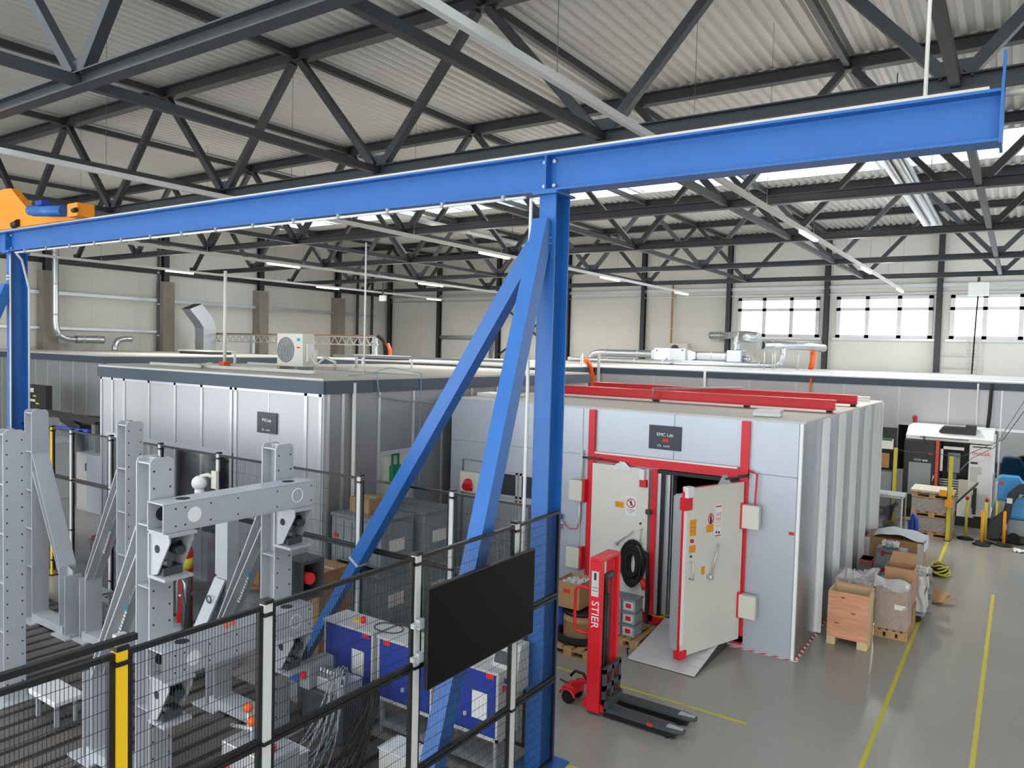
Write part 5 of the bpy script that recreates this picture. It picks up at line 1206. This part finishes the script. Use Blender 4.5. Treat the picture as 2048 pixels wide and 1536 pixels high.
build('dark_back', B().box(-3.7, -2.9, 24.5, 24.55, 0, 2.6), MDARK, t); build('parcel', B().box(-3.5, -3.05, 24.25, 24.45, 1.44, 1.85), CARD, t)
n_ = build('notice_board', B().box(-3.72, -2.95, 24.17, 24.19, 2.0, 2.3), PAPER, t); build('red_header', B().box(-3.72, -3.4, 24.165, 24.17, 2.24, 2.3), RED, n_); build('green_header', B().box(-3.3, -2.98, 24.165, 24.17, 2.24, 2.3), GREENB, n_)
build('lower_drawers', B().box(-3.7, -2.95, 24.25, 24.45, .3, 1.38), GREY, t)
def upr(label, x, y, h, rz=0, m=LYEL):
    t = thing('warning_upright', label, 'post', (x, y, 0))
    build('profile', B().box(x - .045, x + .045, y - .035, y + .035, .01, h), m, t); build('foot', B().box(x - .08, x + .08, y - .08, y + .08, 0, .01), DGREY, t); build('dark_face', B().box(x - .055, x - .0455, y - .03, y + .03, .05, h - .02), BLACK, t); return t
upr('yellow light barrier post at the dark edge of the machine door', -2.82, 23.7, 2.1)
t = upr('yellow light barrier post with two small boxes in front of the wrapped pallets', -1.36, 22.15, 2.16)
parts('sensor_box', B().cbox((-1.5, 22.08, 1.22), (.16, .1, .15)).cbox((-1.36, 22.05, .97), (.18, .1, .17), .1), AMBER, t); build('box_frames', B().tube([(-1.5, 22.08, 1.1), (-1.42, 22.05, 1.0)], .015, 6), BLACK, t)
# pile of wrapped pallets
zz = 0
for k in range(2):
    pallet(-1.75, 22.75, .95, 1.0, ('lower', 'upper')[k] + ' wooden pallet of the film wrapped pile before the machine', 0, zz)
    t = thing('wrapped_pallet_load', ('lower', 'upper')[k] + ' film wrapped load on the pallet pile before the machine', 'wrapped goods', (-1.75, 22.75, zz + .146))
    build('cartons', B().box(-2.2, -1.3, 22.27, 23.23, zz + .147, zz + .5), mat('drab carton %d' % k, (132, 116, 100), .7), t, .01)
    rn = random.Random(k)
    build('film', B().sheet(lambda u, v: (-2.22 + u * .94, 22.255 + rn.uniform(-.008, .008), zz + .15 + .35 * v), 30, 8, False).sheet(lambda u, v: (-1.28 + rn.uniform(-.008, .008), 22.26 + u * .98, zz + .15 + .35 * v), 30, 8, False), FILM2, t)
    zz += .51
pallet(-1.75, 22.75, .95, 1.0, 'topmost wooden pallet board on the film wrapped pile', 0, zz)
t = thing('wire_collar', 'light slotted lid board on the film wrapped pallet pile', 'lid', (-1.75, 22.7, zz + .146)); build('board', B().box(-2.25, -1.35, 22.2, 23.2, zz + .146, zz + .2), BEIGE, t); g = B()
for i in range(18): g.box(-2.24 + i * .05, -2.225 + i * .05, 22.195, 22.2, zz + .15, zz + .196)
build('slots', g, GREY, t)
# display trolley
t = thing('display_trolley', 'clear sided cabinet trolley with metal samples beside the chamber ribs', 'trolley', (-2.6, 21.3, 0))
f = B()
for x in (-2.95, -2.3):
    for y in (21.0, 21.7): f.box(x - .018, x + .018, y - .018, y + .018, .2, 1.16)
for z in (.22, 1.14):
    for y in (21.0, 21.7): f.box(-2.95, -2.3, y - .018, y + .018, z - .018, z + .018)
    for x in (-2.95, -2.3): f.box(x - .018, x + .018, 21.0, 21.7, z - .018, z + .018)
parts('frame_bar', f, LGREY, t); build('top', B().box(-2.97, -2.28, 20.98, 21.72, 1.16, 1.18), GREY, t); parts('clear_pane', B().box(-2.93, -2.32, 20.995, 20.999, .24, 1.12).box(-2.305, -2.3, 21.02, 21.68, .24, 1.12), CLEAR, t)
build('base', B().box(-2.95, -2.3, 21, 21.7, .12, .2), NAVY, t)
for x in (-2.88, -2.37): build('wheel', B().cyl((x - .02, 21.1, .06), (x + .02, 21.1, .06), .06, 12), BLACK, t)
t = thing('robot_sample', 'dark jointed metal sample inside the clear trolley', 'sample', (-2.6, 21.35, .2)); build('body', B().cyl((-2.65, 21.35, .21), (-2.65, 21.35, .4), .12, 12).bar((-2.65, 21.35, .4), (-2.6, 21.3, .75), .1, .1).ball((-2.6, 21.3, .78), .1).bar((-2.6, 21.3, .78), (-2.45, 21.25, .95), .08, .08), MDARK, t); build('yellow_arm', B().bar((-2.75, 21.25, .45), (-2.4, 21.25, .42), .07, .09).ball((-2.82, 21.3, .7), .06), LYEL, t)
t = thing('blue_frame', 'blue plastic guard loop standing beside the clear trolley', 'guard', (-2.1, 21.8, 0)); build('loop', B().tube([(-2.18, 21.8, 0.02), (-2.18, 21.8, .5), (-2.12, 21.8, .62), (-2.05, 21.8, .5), (-2.05, 21.8, .02)], .06, 10), BINBL, t); build('yellow_bar', B().bar((-2.18, 21.75, .52), (-2.4, 21.75, .5), .06, .06), LYEL, t)
t = thing('sheet_rack', 'stack of upright aluminium sheets with a striped guard behind the chamber ribs', 'sheet rack', (-2.9, 20.3, 0))
for i in range(5):
    x = -3.17 + i * .085
    build('sheet', B().box(x, x + .02, 20.0 + .06 * i, 21.0, .12, 1.92), (ALU, LGREY)[i % 2], t)
build('base', B().box(-3.2, -2.75, 19.95, 20.95, 0, .12), GREY, t)
hs = build('striped_guard', B().box(-2.86, -2.82, 19.6, 19.95, 1.25, 1.8), LYEL, t); sb = B()
for z in (1.28, 1.5, 1.68): sb.prism([(19.6, z), (19.95, z + .1), (19.95, z + .18), (19.6, z + .08)], (-2.818, 0, 0), (0, 1, 0), (0, 0, 1), .003).prism([(-2.86, z), (-2.82, z + .05), (-2.82, z + .12), (-2.86, z + .08)], (0, 19.599, 0), (1, 0, 0), (0, 0, 1), .003)
build('stripes', sb, BLACK, hs); build('guard_post', B().box(-2.91, -2.86, 19.7, 19.9, .12, 1.8), GREY, t)
# barrier posts on round feet
for x, y, h, m, cap, lb in ((-.99, 22.7, 1.02, LYEL, 1, 'yellow barrier post with red cap beside the wrapped pallets'), (-.56, 22.55, 1.05, LYEL, 1, 'lime barrier post with red cap standing behind the amber one'), (-.62, 22.2, .86, AMBER, 0, 'amber barrier post in the middle of the group'), (-.33, 23.1, .98, LYEL, 0, 'lime barrier post standing before the sweeper'), (-.16, 22.5, .85, AMBER, 0, 'amber barrier post on the outer side of the group')):
    t = thing('barrier_post', lb, 'barrier post', (x, y, 0), 'barrier posts before the machine')
    build('foot', B().lathe((x, y, 0), [(.2, 0), (.2, .02), (.12, .05), (.06, .06)], 20), RUBBER, t); build('tube', B().cyl((x, y, .05), (x, y, h), .034, 12), m, t)
    if cap: build('cap', B().cyl((x, y, h), (x, y, h + .09), .04, 12), FRED, t)
    else: build('cap', B().cyl((x, y, h), (x, y, h + .02), .03, 12), m, t)
# sweeper
t = thing('floor_sweeper', 'blue ride-on floor sweeper with black dust arm by the machine', 'sweeper', (.1, 23.2, 0))
build('hood', B().prism([(-.36, .95), (-.36, 1.55), (-.3, 1.6), (.1, 1.6), (.35, 1.2), (.35, .95)], (0, 24.1, 0), (1, 0, 0), (0, 0, 1), .5), SKYBL, t, .03)
build('tank', B().box(-.13, .9, 22.85, 23.6, .62, 1.25), SKYBL, t, .09); build('chassis', B().box(-.1, .9, 22.9, 23.6, .2, .62), GREY, t, .03); build('skirt', B().box(-.2, .95, 22.82, 23.65, .05, .2), BLACK, t)
build('side_vents', B().box(-.42, -.36, 23.6, 24.0, .9, 1.4), LGREY, t)
build('dust_arm', B().prism([(-.62, .05), (-.5, .5), (-.2, .85), (-.12, 1.3), (.1, 1.55), (.5, 1.62), (.6, 1.3), (.1, 1.3), (-.02, 1.0), (-.05, .7), (-.25, .1)], (0, 22.85, 0), (1, 0, 0), (0, 0, 1), .14), BLACK, t, .02)
build('stripe_tape', B().box(-.08, .6, 22.843, 22.848, 1.2, 1.26), LYEL, t); sb = B()
for i in range(6): sb.prism([(0, 0), (.05, 0), (.09, .06), (.04, .06)], (-.07 + i * .11, 22.842, 1.2), (1, 0, 0), (0, 0, 1), .002)
build('tape_stripes', sb, BLACK, t)
build('dial', B().box(-.14, -.02, 22.69, 22.705, 1.05, 1.18), WHITE, t); build('badge', B().cyl((-.28, 23.598, 1.42), (-.28, 23.59, 1.42), .05, 12), RED, t)
for x in (.05, .7): build('wheel', B().cyl((x, 22.8, .14), (x, 22.9, .14), .14, 14), RUBBER, t)
tag(crumple('paper_scrap', '', .05, .4, 21.9, 22.2, .03, .025, PAPER, 22), 'crumpled paper scrap on the floor beside the amber posts', 'paper')
t = thing('board_stack', 'low stack of pale boards on the floor behind the barrier posts', 'boards', (-.1, 23.8, 0)); build('boards', B().box(-.6, .6, 23.7, 23.85, 0, .07), PALW, t); build('red_edge', B().box(-.6, -.1, 23.69, 23.7, .02, .06), RED, t)

# floor markings
fm = lambda pts: sbuild('floor_marking', B().prism(pts, (0, 0, .0005), (1, 0, 0), (0, 1, 0), .0015), LYEL)
fm([(-1.31, 7), (-1.255, 7), (-1.255, 17.1), (-1.31, 17.1)]); fm([(-.275, 7), (-.22, 7), (-.22, 17.6), (-.275, 17.6)])
fm([(-5.6, 9.34), (-2.63, 9.34), (-2.63, 9.39), (-5.6, 9.39)]); fm([(-4.3, 7.15), (-3.3, 7.15), (-3.3, 7.22), (-4.3, 7.22)])
fm([(-1.38, 18.8), (-1.31, 18.8), (-1.31, 22), (-1.38, 22)])

# ------------------------------------------------------------------ ducts and pipes
def duct(label, pts, r, name='vent_pipe', bands=True, cap=None, m=DUCT):
    t = thing(name, label, 'duct', pts[0])
    q = [V(p) for p in pts]
    for _ in range(2):
        q2 = [q[0]]
        for a, c in zip(q, q[1:]):
            l = (c - a).length; f = min(.35, 1.6 * r / l)
            q2 += [a + (c - a) * f, c - (c - a) * f]
        q2.append(q[-1]); q = q2
    build('tube', B().tube(q, r, 14), m, t)
    if bands:
        b = B()
        for a, c in zip(pts, pts[1:]):
            a = V(a); c = V(c); l = (c - a).length; n = max(1, int(l / 1.4)); d = (c - a) / l
            for i in range(n): p = a + d * l * (i + .5) / n; b.cyl(p - d * .03, p + d * .03, r * 1.06, 14)
        parts('band', b, ALU, t)
    if cap: build('dark_end', B().cyl(cap[0], cap[1], r * .88, 16), BLACK, t)
    return t
Zr = 4.02
duct('long thin metal pipe lying along the rear cabin roofs', [(-19.4, 34, Zr + .16), (-12, 34, Zr + .16), (-8.85, 34, Zr + .16), (-8.66, 34, Zr + .4), (-8.64, 34, Zr + .95)], .12)
duct('thick metal duct with an elbow beside the white filter box on the cabin roof', [(-19.35, 36.4, Zr), (-19.35, 36.4, Zr + .52), (-15.7, 36.4, Zr + .52)], .2)
t = thing('filter_box', 'white and grey duct filter box on the rear cabin roof', 'filter box', (-14.7, 36.4, Zr)); build('box', B().box(-15.5, -14.65, 35.9, 36.9, Zr + .14, Zr + .84), MWHITE, t, .02); build('grey_section', B().box(-14.65, -13.85, 35.9, 36.9, Zr + .14, Zr + .84), GALV, t, .02)
parts('transition', B().prism([(-15.75, Zr + .34), (-15.5, Zr + .2), (-15.5, Zr + .8), (-15.75, Zr + .7)], (0, 36.7, 0), (1, 0, 0), (0, 0, 1), .6).prism([(-13.85, Zr + .2), (-13.4, Zr + .34), (-13.4, Zr + .66), (-13.85, Zr + .8)], (0, 36.7, 0), (1, 0, 0), (0, 0, 1), .6), DUCT, t); parts('bolt', B().cyl((-14.5, 35.9, Zr + .25), (-14.5, 35.88, Zr + .25), .04, 8).cyl((-14.0, 35.9, Zr + .75), (-14.0, 35.88, Zr + .75), .04, 8).cyl((-15.35, 35.9, Zr + .72), (-15.35, 35.88, Zr + .72), .04, 8).cyl((-14.8, 35.9, Zr + .3), (-14.8, 35.88, Zr + .3), .04, 8), DGREY, t); parts('stand', B().box(-15.4, -15.3, 36, 36.8, Zr, Zr + .14).box(-14.1, -14.0, 36, 36.8, Zr, Zr + .14), GREY, t)
duct('shiny thick duct between the filter box and the grey fan box', [(-13.45, 36.4, Zr + .5), (-11.85, 36.4, Zr + .5)], .23)
t = thing('fan_box', 'light blue grey fan box under the vertical duct elbow', 'fan', (-11.4, 36.4, Zr)); build('box', B().box(-11.8, -11.1, 36.0, 36.8, Zr, Zr + .8), GALV, t, .02); build('motor', B().cyl((-11.1, 36.4, Zr + .4), (-10.75, 36.4, Zr + .4), .15, 12), DUCT, t)
duct('vertical duct elbow with a wide drum end above the grey fan box', [(-11.45, 36.4, Zr + .8), (-11.45, 36.4, Zr + 1.5), (-11.1, 36.3, Zr + 1.6), (-10.5, 36.2, Zr + 1.5)], .19)
tag(build('duct_drum', B().cyl((-11.2, 36.25, Zr + 1.48), (-10.3, 36.0, Zr + 1.42), .27, 18), DUCT), 'wide shiny drum at the end of the vertical duct elbow', 'duct')
duct('dull duct running along the wall below the first window', [(-14.1, 40.2, Zr + 1.62), (-12.9, 39.9, Zr + 1.62), (-11.6, 37.2, Zr + 1.55)], .2)
duct('open ended shiny duct pointing at the hall on the rear cabin roof', [(-9.5, 33.8, Zr + 1.05), (-8.9, 34.6, Zr + 1.07), (-8.2, 36.5, Zr + 1.08), (-8.0, 38.8, Zr + 1.03)], .2, cap=((-9.5, 33.8, Zr + 1.05), (-9.503, 33.797, Zr + 1.05)))
t = thing('duct_stand', 'thin metal legs under the open ended duct', 'stand', (-8.8, 33.6, Zr)); b = B()
for x, y in ((-9.3, 33.5), (-9.0, 33.7), (-8.8, 33.3), (-8.2, 34.8)): b.cyl((x, y, Zr), (x, y, Zr + .8), .025, 6)
parts('leg', b, ALU, t)
tag(build('orange_hose', B().tube([(-8.1, 37.2, Zr + .85), (-8.1, 37.2, Zr + .4), (-8.15, 37.1, Zr)], .12, 10), ORG), 'orange hose under the far end of the open ended duct', 'hose')
t = thing('air_conditioner', 'small white outdoor unit on the far wall behind the filter box', 'air conditioner', (-15.9, 40.2, Zr + .6)); build('case', B().box(-16.3, -15.3, 39.9, 40.3, Zr + .5, Zr + 1.15), OFFW, t, .02); build('fan', B().cyl((-16.0, 39.9, Zr + .82), (-16.0, 39.88, Zr + .82), .25, 16), DGREY, t); build('bracket', B().box(-16.3, -15.3, 40.0, 40.58, Zr + .42, Zr + .5), GREY, t)
duct('thin copper coloured riser pipe on the far wall', [(-16.4, 40.3, Zr + 1.1), (-16.4, 40.3, 8.6)], .06, m=CARD)
tag(build('cable_bunch_orange', B().tube([(-13.85, 25.6, 4.3), (-13.8, 25.9, 4.0), (-13.75, 26.05, 3.4), (-13.75, 26.0, 2.9)], .1, 10), ORG), 'orange cable bundle hanging at the near end of the rear cabin row', 'cables')
t = thing('roof_bracket', 'pair of pale posts and cross piece beside the orange cable bundle', 'posts', (-14, 25.9, 3)); parts('post', B().box(-14.25, -14.17, 25.9, 25.98, 0, 4.5).box(-13.5, -13.42, 25.9, 25.98, 0, 4.5), LGREY, t)
# ladder-like cage on far wall
t = thing('wall_ladder', 'grey cat ladder with hoops on the far wall between two windows', 'ladder', (-1.9, 40.2, 4.1)); b = B().bar((-2.1, 40.3, 4.05), (-2.1, 40.3, 5.6), .04, .04).bar((-1.6, 40.3, 4.05), (-1.6, 40.3, 5.6), .04, .04)
for z in (4.2, 4.5, 4.8, 5.1, 5.4): b.cyl((-2.1, 40.3, z), (-1.6, 40.3, z), .015, 6)
build('ladder', b, LGREY, t); parts('rail', B().box(-3.1, -1.6, 40.3, 40.34, 4.9, 4.95).box(-3.1, -1.6, 40.3, 40.34, 4.35, 4.4), LGREY, t)
tag(build('drop_cable', B().tube([(-1.75, 40.2, 8.0), (-1.8, 40.2, 6.5), (-1.85, 40.2, 4.0)], .035, 6), RUBBER), 'black cable hanging down the far wall in front of the third window', 'cable')
t = thing('router_box', 'white wireless box hanging under the last truss', 'access point', (-1.55, 35.3, 7.4)); build('box', B().box(-1.9, -1.2, 35.2, 35.5, 7.2, 7.75), WHITE, t, .03); build('bracket', B().box(-1.6, -1.5, 35.28, 35.36, 7.75, 7.95), DGREY, t)
t = thing('router_box', 'white wireless box beneath the truss beside the thin white roof pipe', 'access point', (-28, 29.3, 7.0)); build('box', B().box(-28.2, -27.85, 29.15, 29.35, 6.95, 7.25), WHITE, t, .02); build('bracket', B().box(-28.06, -28.0, 29.22, 29.28, 7.25, 7.96), DGREY, t)
# left wall ducts
duct('slim metal riser bending into the round silencer by the concrete column', [(-37.2, 17.25, 10.6), (-37.2, 17.25, 4.95), (-37.2, 17.5, 4.55), (-37.2, 18.15, 4.53)], .13)
duct('fat round silencer duct lying beside the concrete column', [(-37.2, 18.15, 4.53), (-37.2, 18.8, 4.55), (-37.2, 19.45, 4.53)], .19)
duct('short swan neck pipe on the far cabin roof', [(-37.2, 20.0, 4.02), (-37.2, 20.05, 4.45), (-37.2, 20.3, 4.62), (-37.2, 20.85, 4.62)], .14)
duct('dark thin riser pipe on the concrete column with lower black section', [(-37.2, 22.28, 10.5), (-37.2, 22.28, 4.03)], .07, m=DGREY)
t = thing('duct_hood', 'bent square metal duct hood standing on the far cabin roof', 'duct hood', (-36, 24.3, 4.02))
b = B(); x0, x1 = -36.6, -35.9
prof = [((24.0, 4.02), (24.75, 4.02)), ((24.0, 5.3), (24.75, 5.35)), ((23.8, 5.6), (24.55, 5.85)), ((23.2, 6.25), (23.9, 6.55))]
for (a, c), (a2, c2) in zip(prof, prof[1:]): b.prism([a, c, c2, a2], (x0, 0, 0), (0, 1, 0), (0, 0, 1), .75)
build('sheet_body', b, GALV, t); build('mouth', B().prism([(23.22, 6.27), (23.88, 6.55), (23.87, 6.57), (23.2, 6.29)], (x0 + .05, 0, 0), (0, 1, 0), (0, 0, 1), .65), BLACK, t)
b = B()
for z in (4.6, 5.2): b.box(x0 - .02, x1 + .07, 23.98, 24.77, z, z + .05)
parts('flange', b, ALU, t)
t = thing('cable_bridge', 'orange topped lattice cable bridge spanning above the cabin roofs', 'cable bridge', (-31, 27.4, 4.5))
b = B(); xa, xb_, yb_ = -37.4, -24.1, 24.9
for z in (4.62, 4.98): b.bar((xa, yb_, z), (xb_, yb_, z), .05, .05)
n = 26
for i in range(n):
    x0 = xa + (xb_ - xa) * i / n; x1 = xa + (xb_ - xa) * (i + 1) / n
    b.bar((x0, yb_, 4.62), ((x0 + x1) / 2, yb_, 4.98), .025, .025).bar(((x0 + x1) / 2, yb_, 4.98), (x1, yb_, 4.62), .03, .03)
build('lattice', b, ALU, t); build('cables', B().bar((xa, yb_, 5.04), (xb_, yb_, 5.04), .2, .06), mat('orange brown cable', (150, 112, 86), .7), t)
b = B()
for x in (-33, -28.5, -24.3): b.box(x - .1, x + .1, yb_ - .08, yb_ + .08, 4.02, 5.05)
parts('post', b, GALV, t); build('drop_cables', B().tube([(-24.1, yb_, 5.05), (-23.7, yb_, 4.8), (-23.6, yb_, 4.1)], .1, 8), RUBBER, t); build('orange_drop', B().tube([(-23.5, yb_, 4.7), (-23.35, yb_, 4.4), (-23.35, yb_, 4.05)], .08, 8), ORG, t)
for (x, y, lx, lb) in ((-22.5, 23.5, 2.2, 'flat dark skylight box on the roof of the cabin behind the air conditioner'), (-30.5, 20.5, 2.4, 'flat dark skylight box on the dim cabin roof')):
    t = thing('roof_hatch', lb, 'roof hatch', (x, y, 4.02)); build('cover', B().box(x - lx / 2, x + lx / 2, y - .5, y + .5, 4.02, 4.14), DGREY, t); build('rim', B().box(x - lx / 2 - .05, x + lx / 2 + .05, y - .55, y + .55, 4.14, 4.2), LGREY, t)
b = B()
for x in (-33.4, -30.5, -23.5): b.ibeam((x, YW - .35, 0), (x, YW - .35, 8), .22, .22, .02, (0, 1, 0))
# industrial door winding gear on far wall
t = thing('shutter_roller', 'grey roller shutter shaft on the far wall between dark columns', 'roller shutter', (-30.5, 40, 5.2)); build('shaft', B().cyl((-32.9, 40, 5.3), (-28.8, 40, 5.3), .12, 12), GREY, t); build('curtain', B().box(-32.8, -28.9, 40.1, 40.2, 0, 5.2), LGREY, t); build('drive', B().box(-29.2, -28.8, 39.7, 40.2, 4.8, 5.6), DGREY, t)
tag(build('wall_brace', B().bar((-28.2, 40.2, 7.6), (-23.5, 40.2, 4.2), .1, .1), STEEL), 'dark diagonal wall brace behind the sloping blue braces', 'brace')
tag(build('wall_brace', B().bar((-28.2, 40.2, 4.2), (-23.5, 40.2, 7.4), .1, .1), STEEL), 'second dark wall brace crossing the first behind the tall blue post', 'brace')
for y, lb in ((37.2, 'dark vertical drain pipe on the concrete column wall near the corner'), (38.6, 'second dark vertical pipe close to the hall corner')):
    tag(build('wall_pipe', B().cyl((-38.0, y, 4), (-38.0, y, 9.5), .1, 8), DGREY), lb, 'pipe')
# pipes and trays in the roof
tag(build('roof_pipe', B().tube([(-13.1, 17.0, 10.1), (-12.7, 17.6, 10.2), (-3.9, 17.9, 10.2), (-3.4, 18.0, 10.15), (-3.3, 18.6, 10.1)], .05, 8), CARD), 'copper toned heating pipe looping under the roof above the blue beam', 'pipe')
t = thing('radiant_heater', 'long shiny ceiling radiant heater under the skylight', 'heater', (-2.5, 22, 9)); build('reflector', B().bar((-2.65, 17.5, 9.2), (-2.6, 28.2, 9.0), .55, .06), DUCT, t); parts('burner_tube', B().cyl((-2.75, 17.5, 9.1), (-2.7, 28, 8.92), .06, 8).cyl((-2.5, 17.5, 9.1), (-2.48, 28, 8.92), .06, 8), ALU, t); parts('hanger', B().cyl((-2.6, 19, 9.2), (-2.6, 19, ZR), .012, 6).cyl((-2.6, 26.9, 9.1), (-2.6, 26.9, ZR), .012, 6), DGREY, t)
t = thing('radiant_heater', 'shiny ceiling radiant heater beyond the tall blue post', 'heater', (-17, 22, 9)); build('reflector', B().bar((-17.6, 17.5, 9.0), (-17.6, 27, 9.0), .5, .06), DUCT, t); parts('hanger', B().cyl((-17.6, 20, 9), (-17.6, 20, ZR), .012, 6).cyl((-17.6, 25.9, 9), (-17.6, 25.9, ZR), .012, 6), DGREY, t)
# black wall board and machinery at the far end of the cell
t = thing('control_board', 'black control board with yellow and white tags by the dim cabin', 'control board', (-28.4, 12.4, 2.6)); build('board', B().box(-29.5, -27.2, 12.3, 12.5, 1.9, 2.95), BLACK, t); tg = B()
for x, z in ((-29.2, 2.55), (-28.6, 2.55), (-28.1, 2.55), (-29.4, 2.3), (-27.9, 2.3)): tg.box(x, x + .22, 12.29, 12.3, z, z + .05)
build('yellow_tags', tg, LYEL, t); build('white_tags', B().box(-29.2, -28.8, 12.29, 12.3, 2.65, 2.88).box(-28.3, -28.05, 12.29, 12.3, 2.7, 2.84).box(-28.35, -27.95, 12.29, 12.3, 2.38, 2.46), LGREY, t); parts('stand', B().box(-29.3, -29.2, 12.35, 12.45, 0, 1.9).box(-27.5, -27.4, 12.35, 12.45, 0, 1.9), BLACK, t)
t = thing('vacuum_lifter', 'black overhead gripper frame with blue bar behind the rear fence', 'gripper', (-23, 11, 2)); build('frame', B().bar((-27, 11.6, 2.25), (-20.2, 10.6, 2.35), .5, .08).bar((-26, 11, 2.2), (-21, 11.9, 2.28), .2, .1).bar((-24, 11.4, 2.2), (-22, 11, 2.0), .3, .25), BLACK, t)
build('blue_bar', B().bar((-23.6, 10.9, 1.95), (-21.6, 10.9, 2.0), .08, .08), BINBL, t); parts('leg', B().box(-26.8, -26.6, 11.4, 11.6, 0, 2.2).box(-20.5, -20.3, 10.5, 10.7, 0, 2.3).tube([(-22.0, 10.9, 1.9), (-21.6, 10.7, 1.4), (-21.7, 10.6, .8), (-21.5, 10.6, 0)], .16, 8), BLACK, t)
t = thing('robot_controller', 'pale grey controller cabinet under the black gripper frame', 'cabinet', (-20.4, 10.4, 0)); build('body', B().box(-20.9, -19.6, 10.2, 11, 0, 1.55), LGREY, t, .03); build('door', B().box(-20.85, -20.3, 10.19, 10.2, .1, 1.5), OFFW, t); build('handle', B().cyl((-20.35, 10.18, 1.1), (-20.35, 10.18, 1.3), .02, 8), BLACK, t)
t = thing('robot_controller', 'pale machine housing with rounded top behind the clear fence', 'machine', (-23.6, 10.6, 0)); build('body', B().box(-24.7, -22.4, 10.2, 11.0, 0, 1.55), LGREY, t, .05); build('top_cover', B().box(-24.6, -22.6, 10.25, 10.95, 1.55, 1.72), WHITE, t, .06)
t = thing('upper_controller', 'pale control housing above the grey controller cabinet beside the cabin end', 'cabinet', (-19.5, 10.9, 1.6)); build('body', B().box(-20.3, -18.6, 11.05, 11.8, 0, 2.1), LGREY, t, .03); build('door', B().box(-20.2, -19.4, 11.04, 11.05, 1.2, 2.05), OFFW, t)
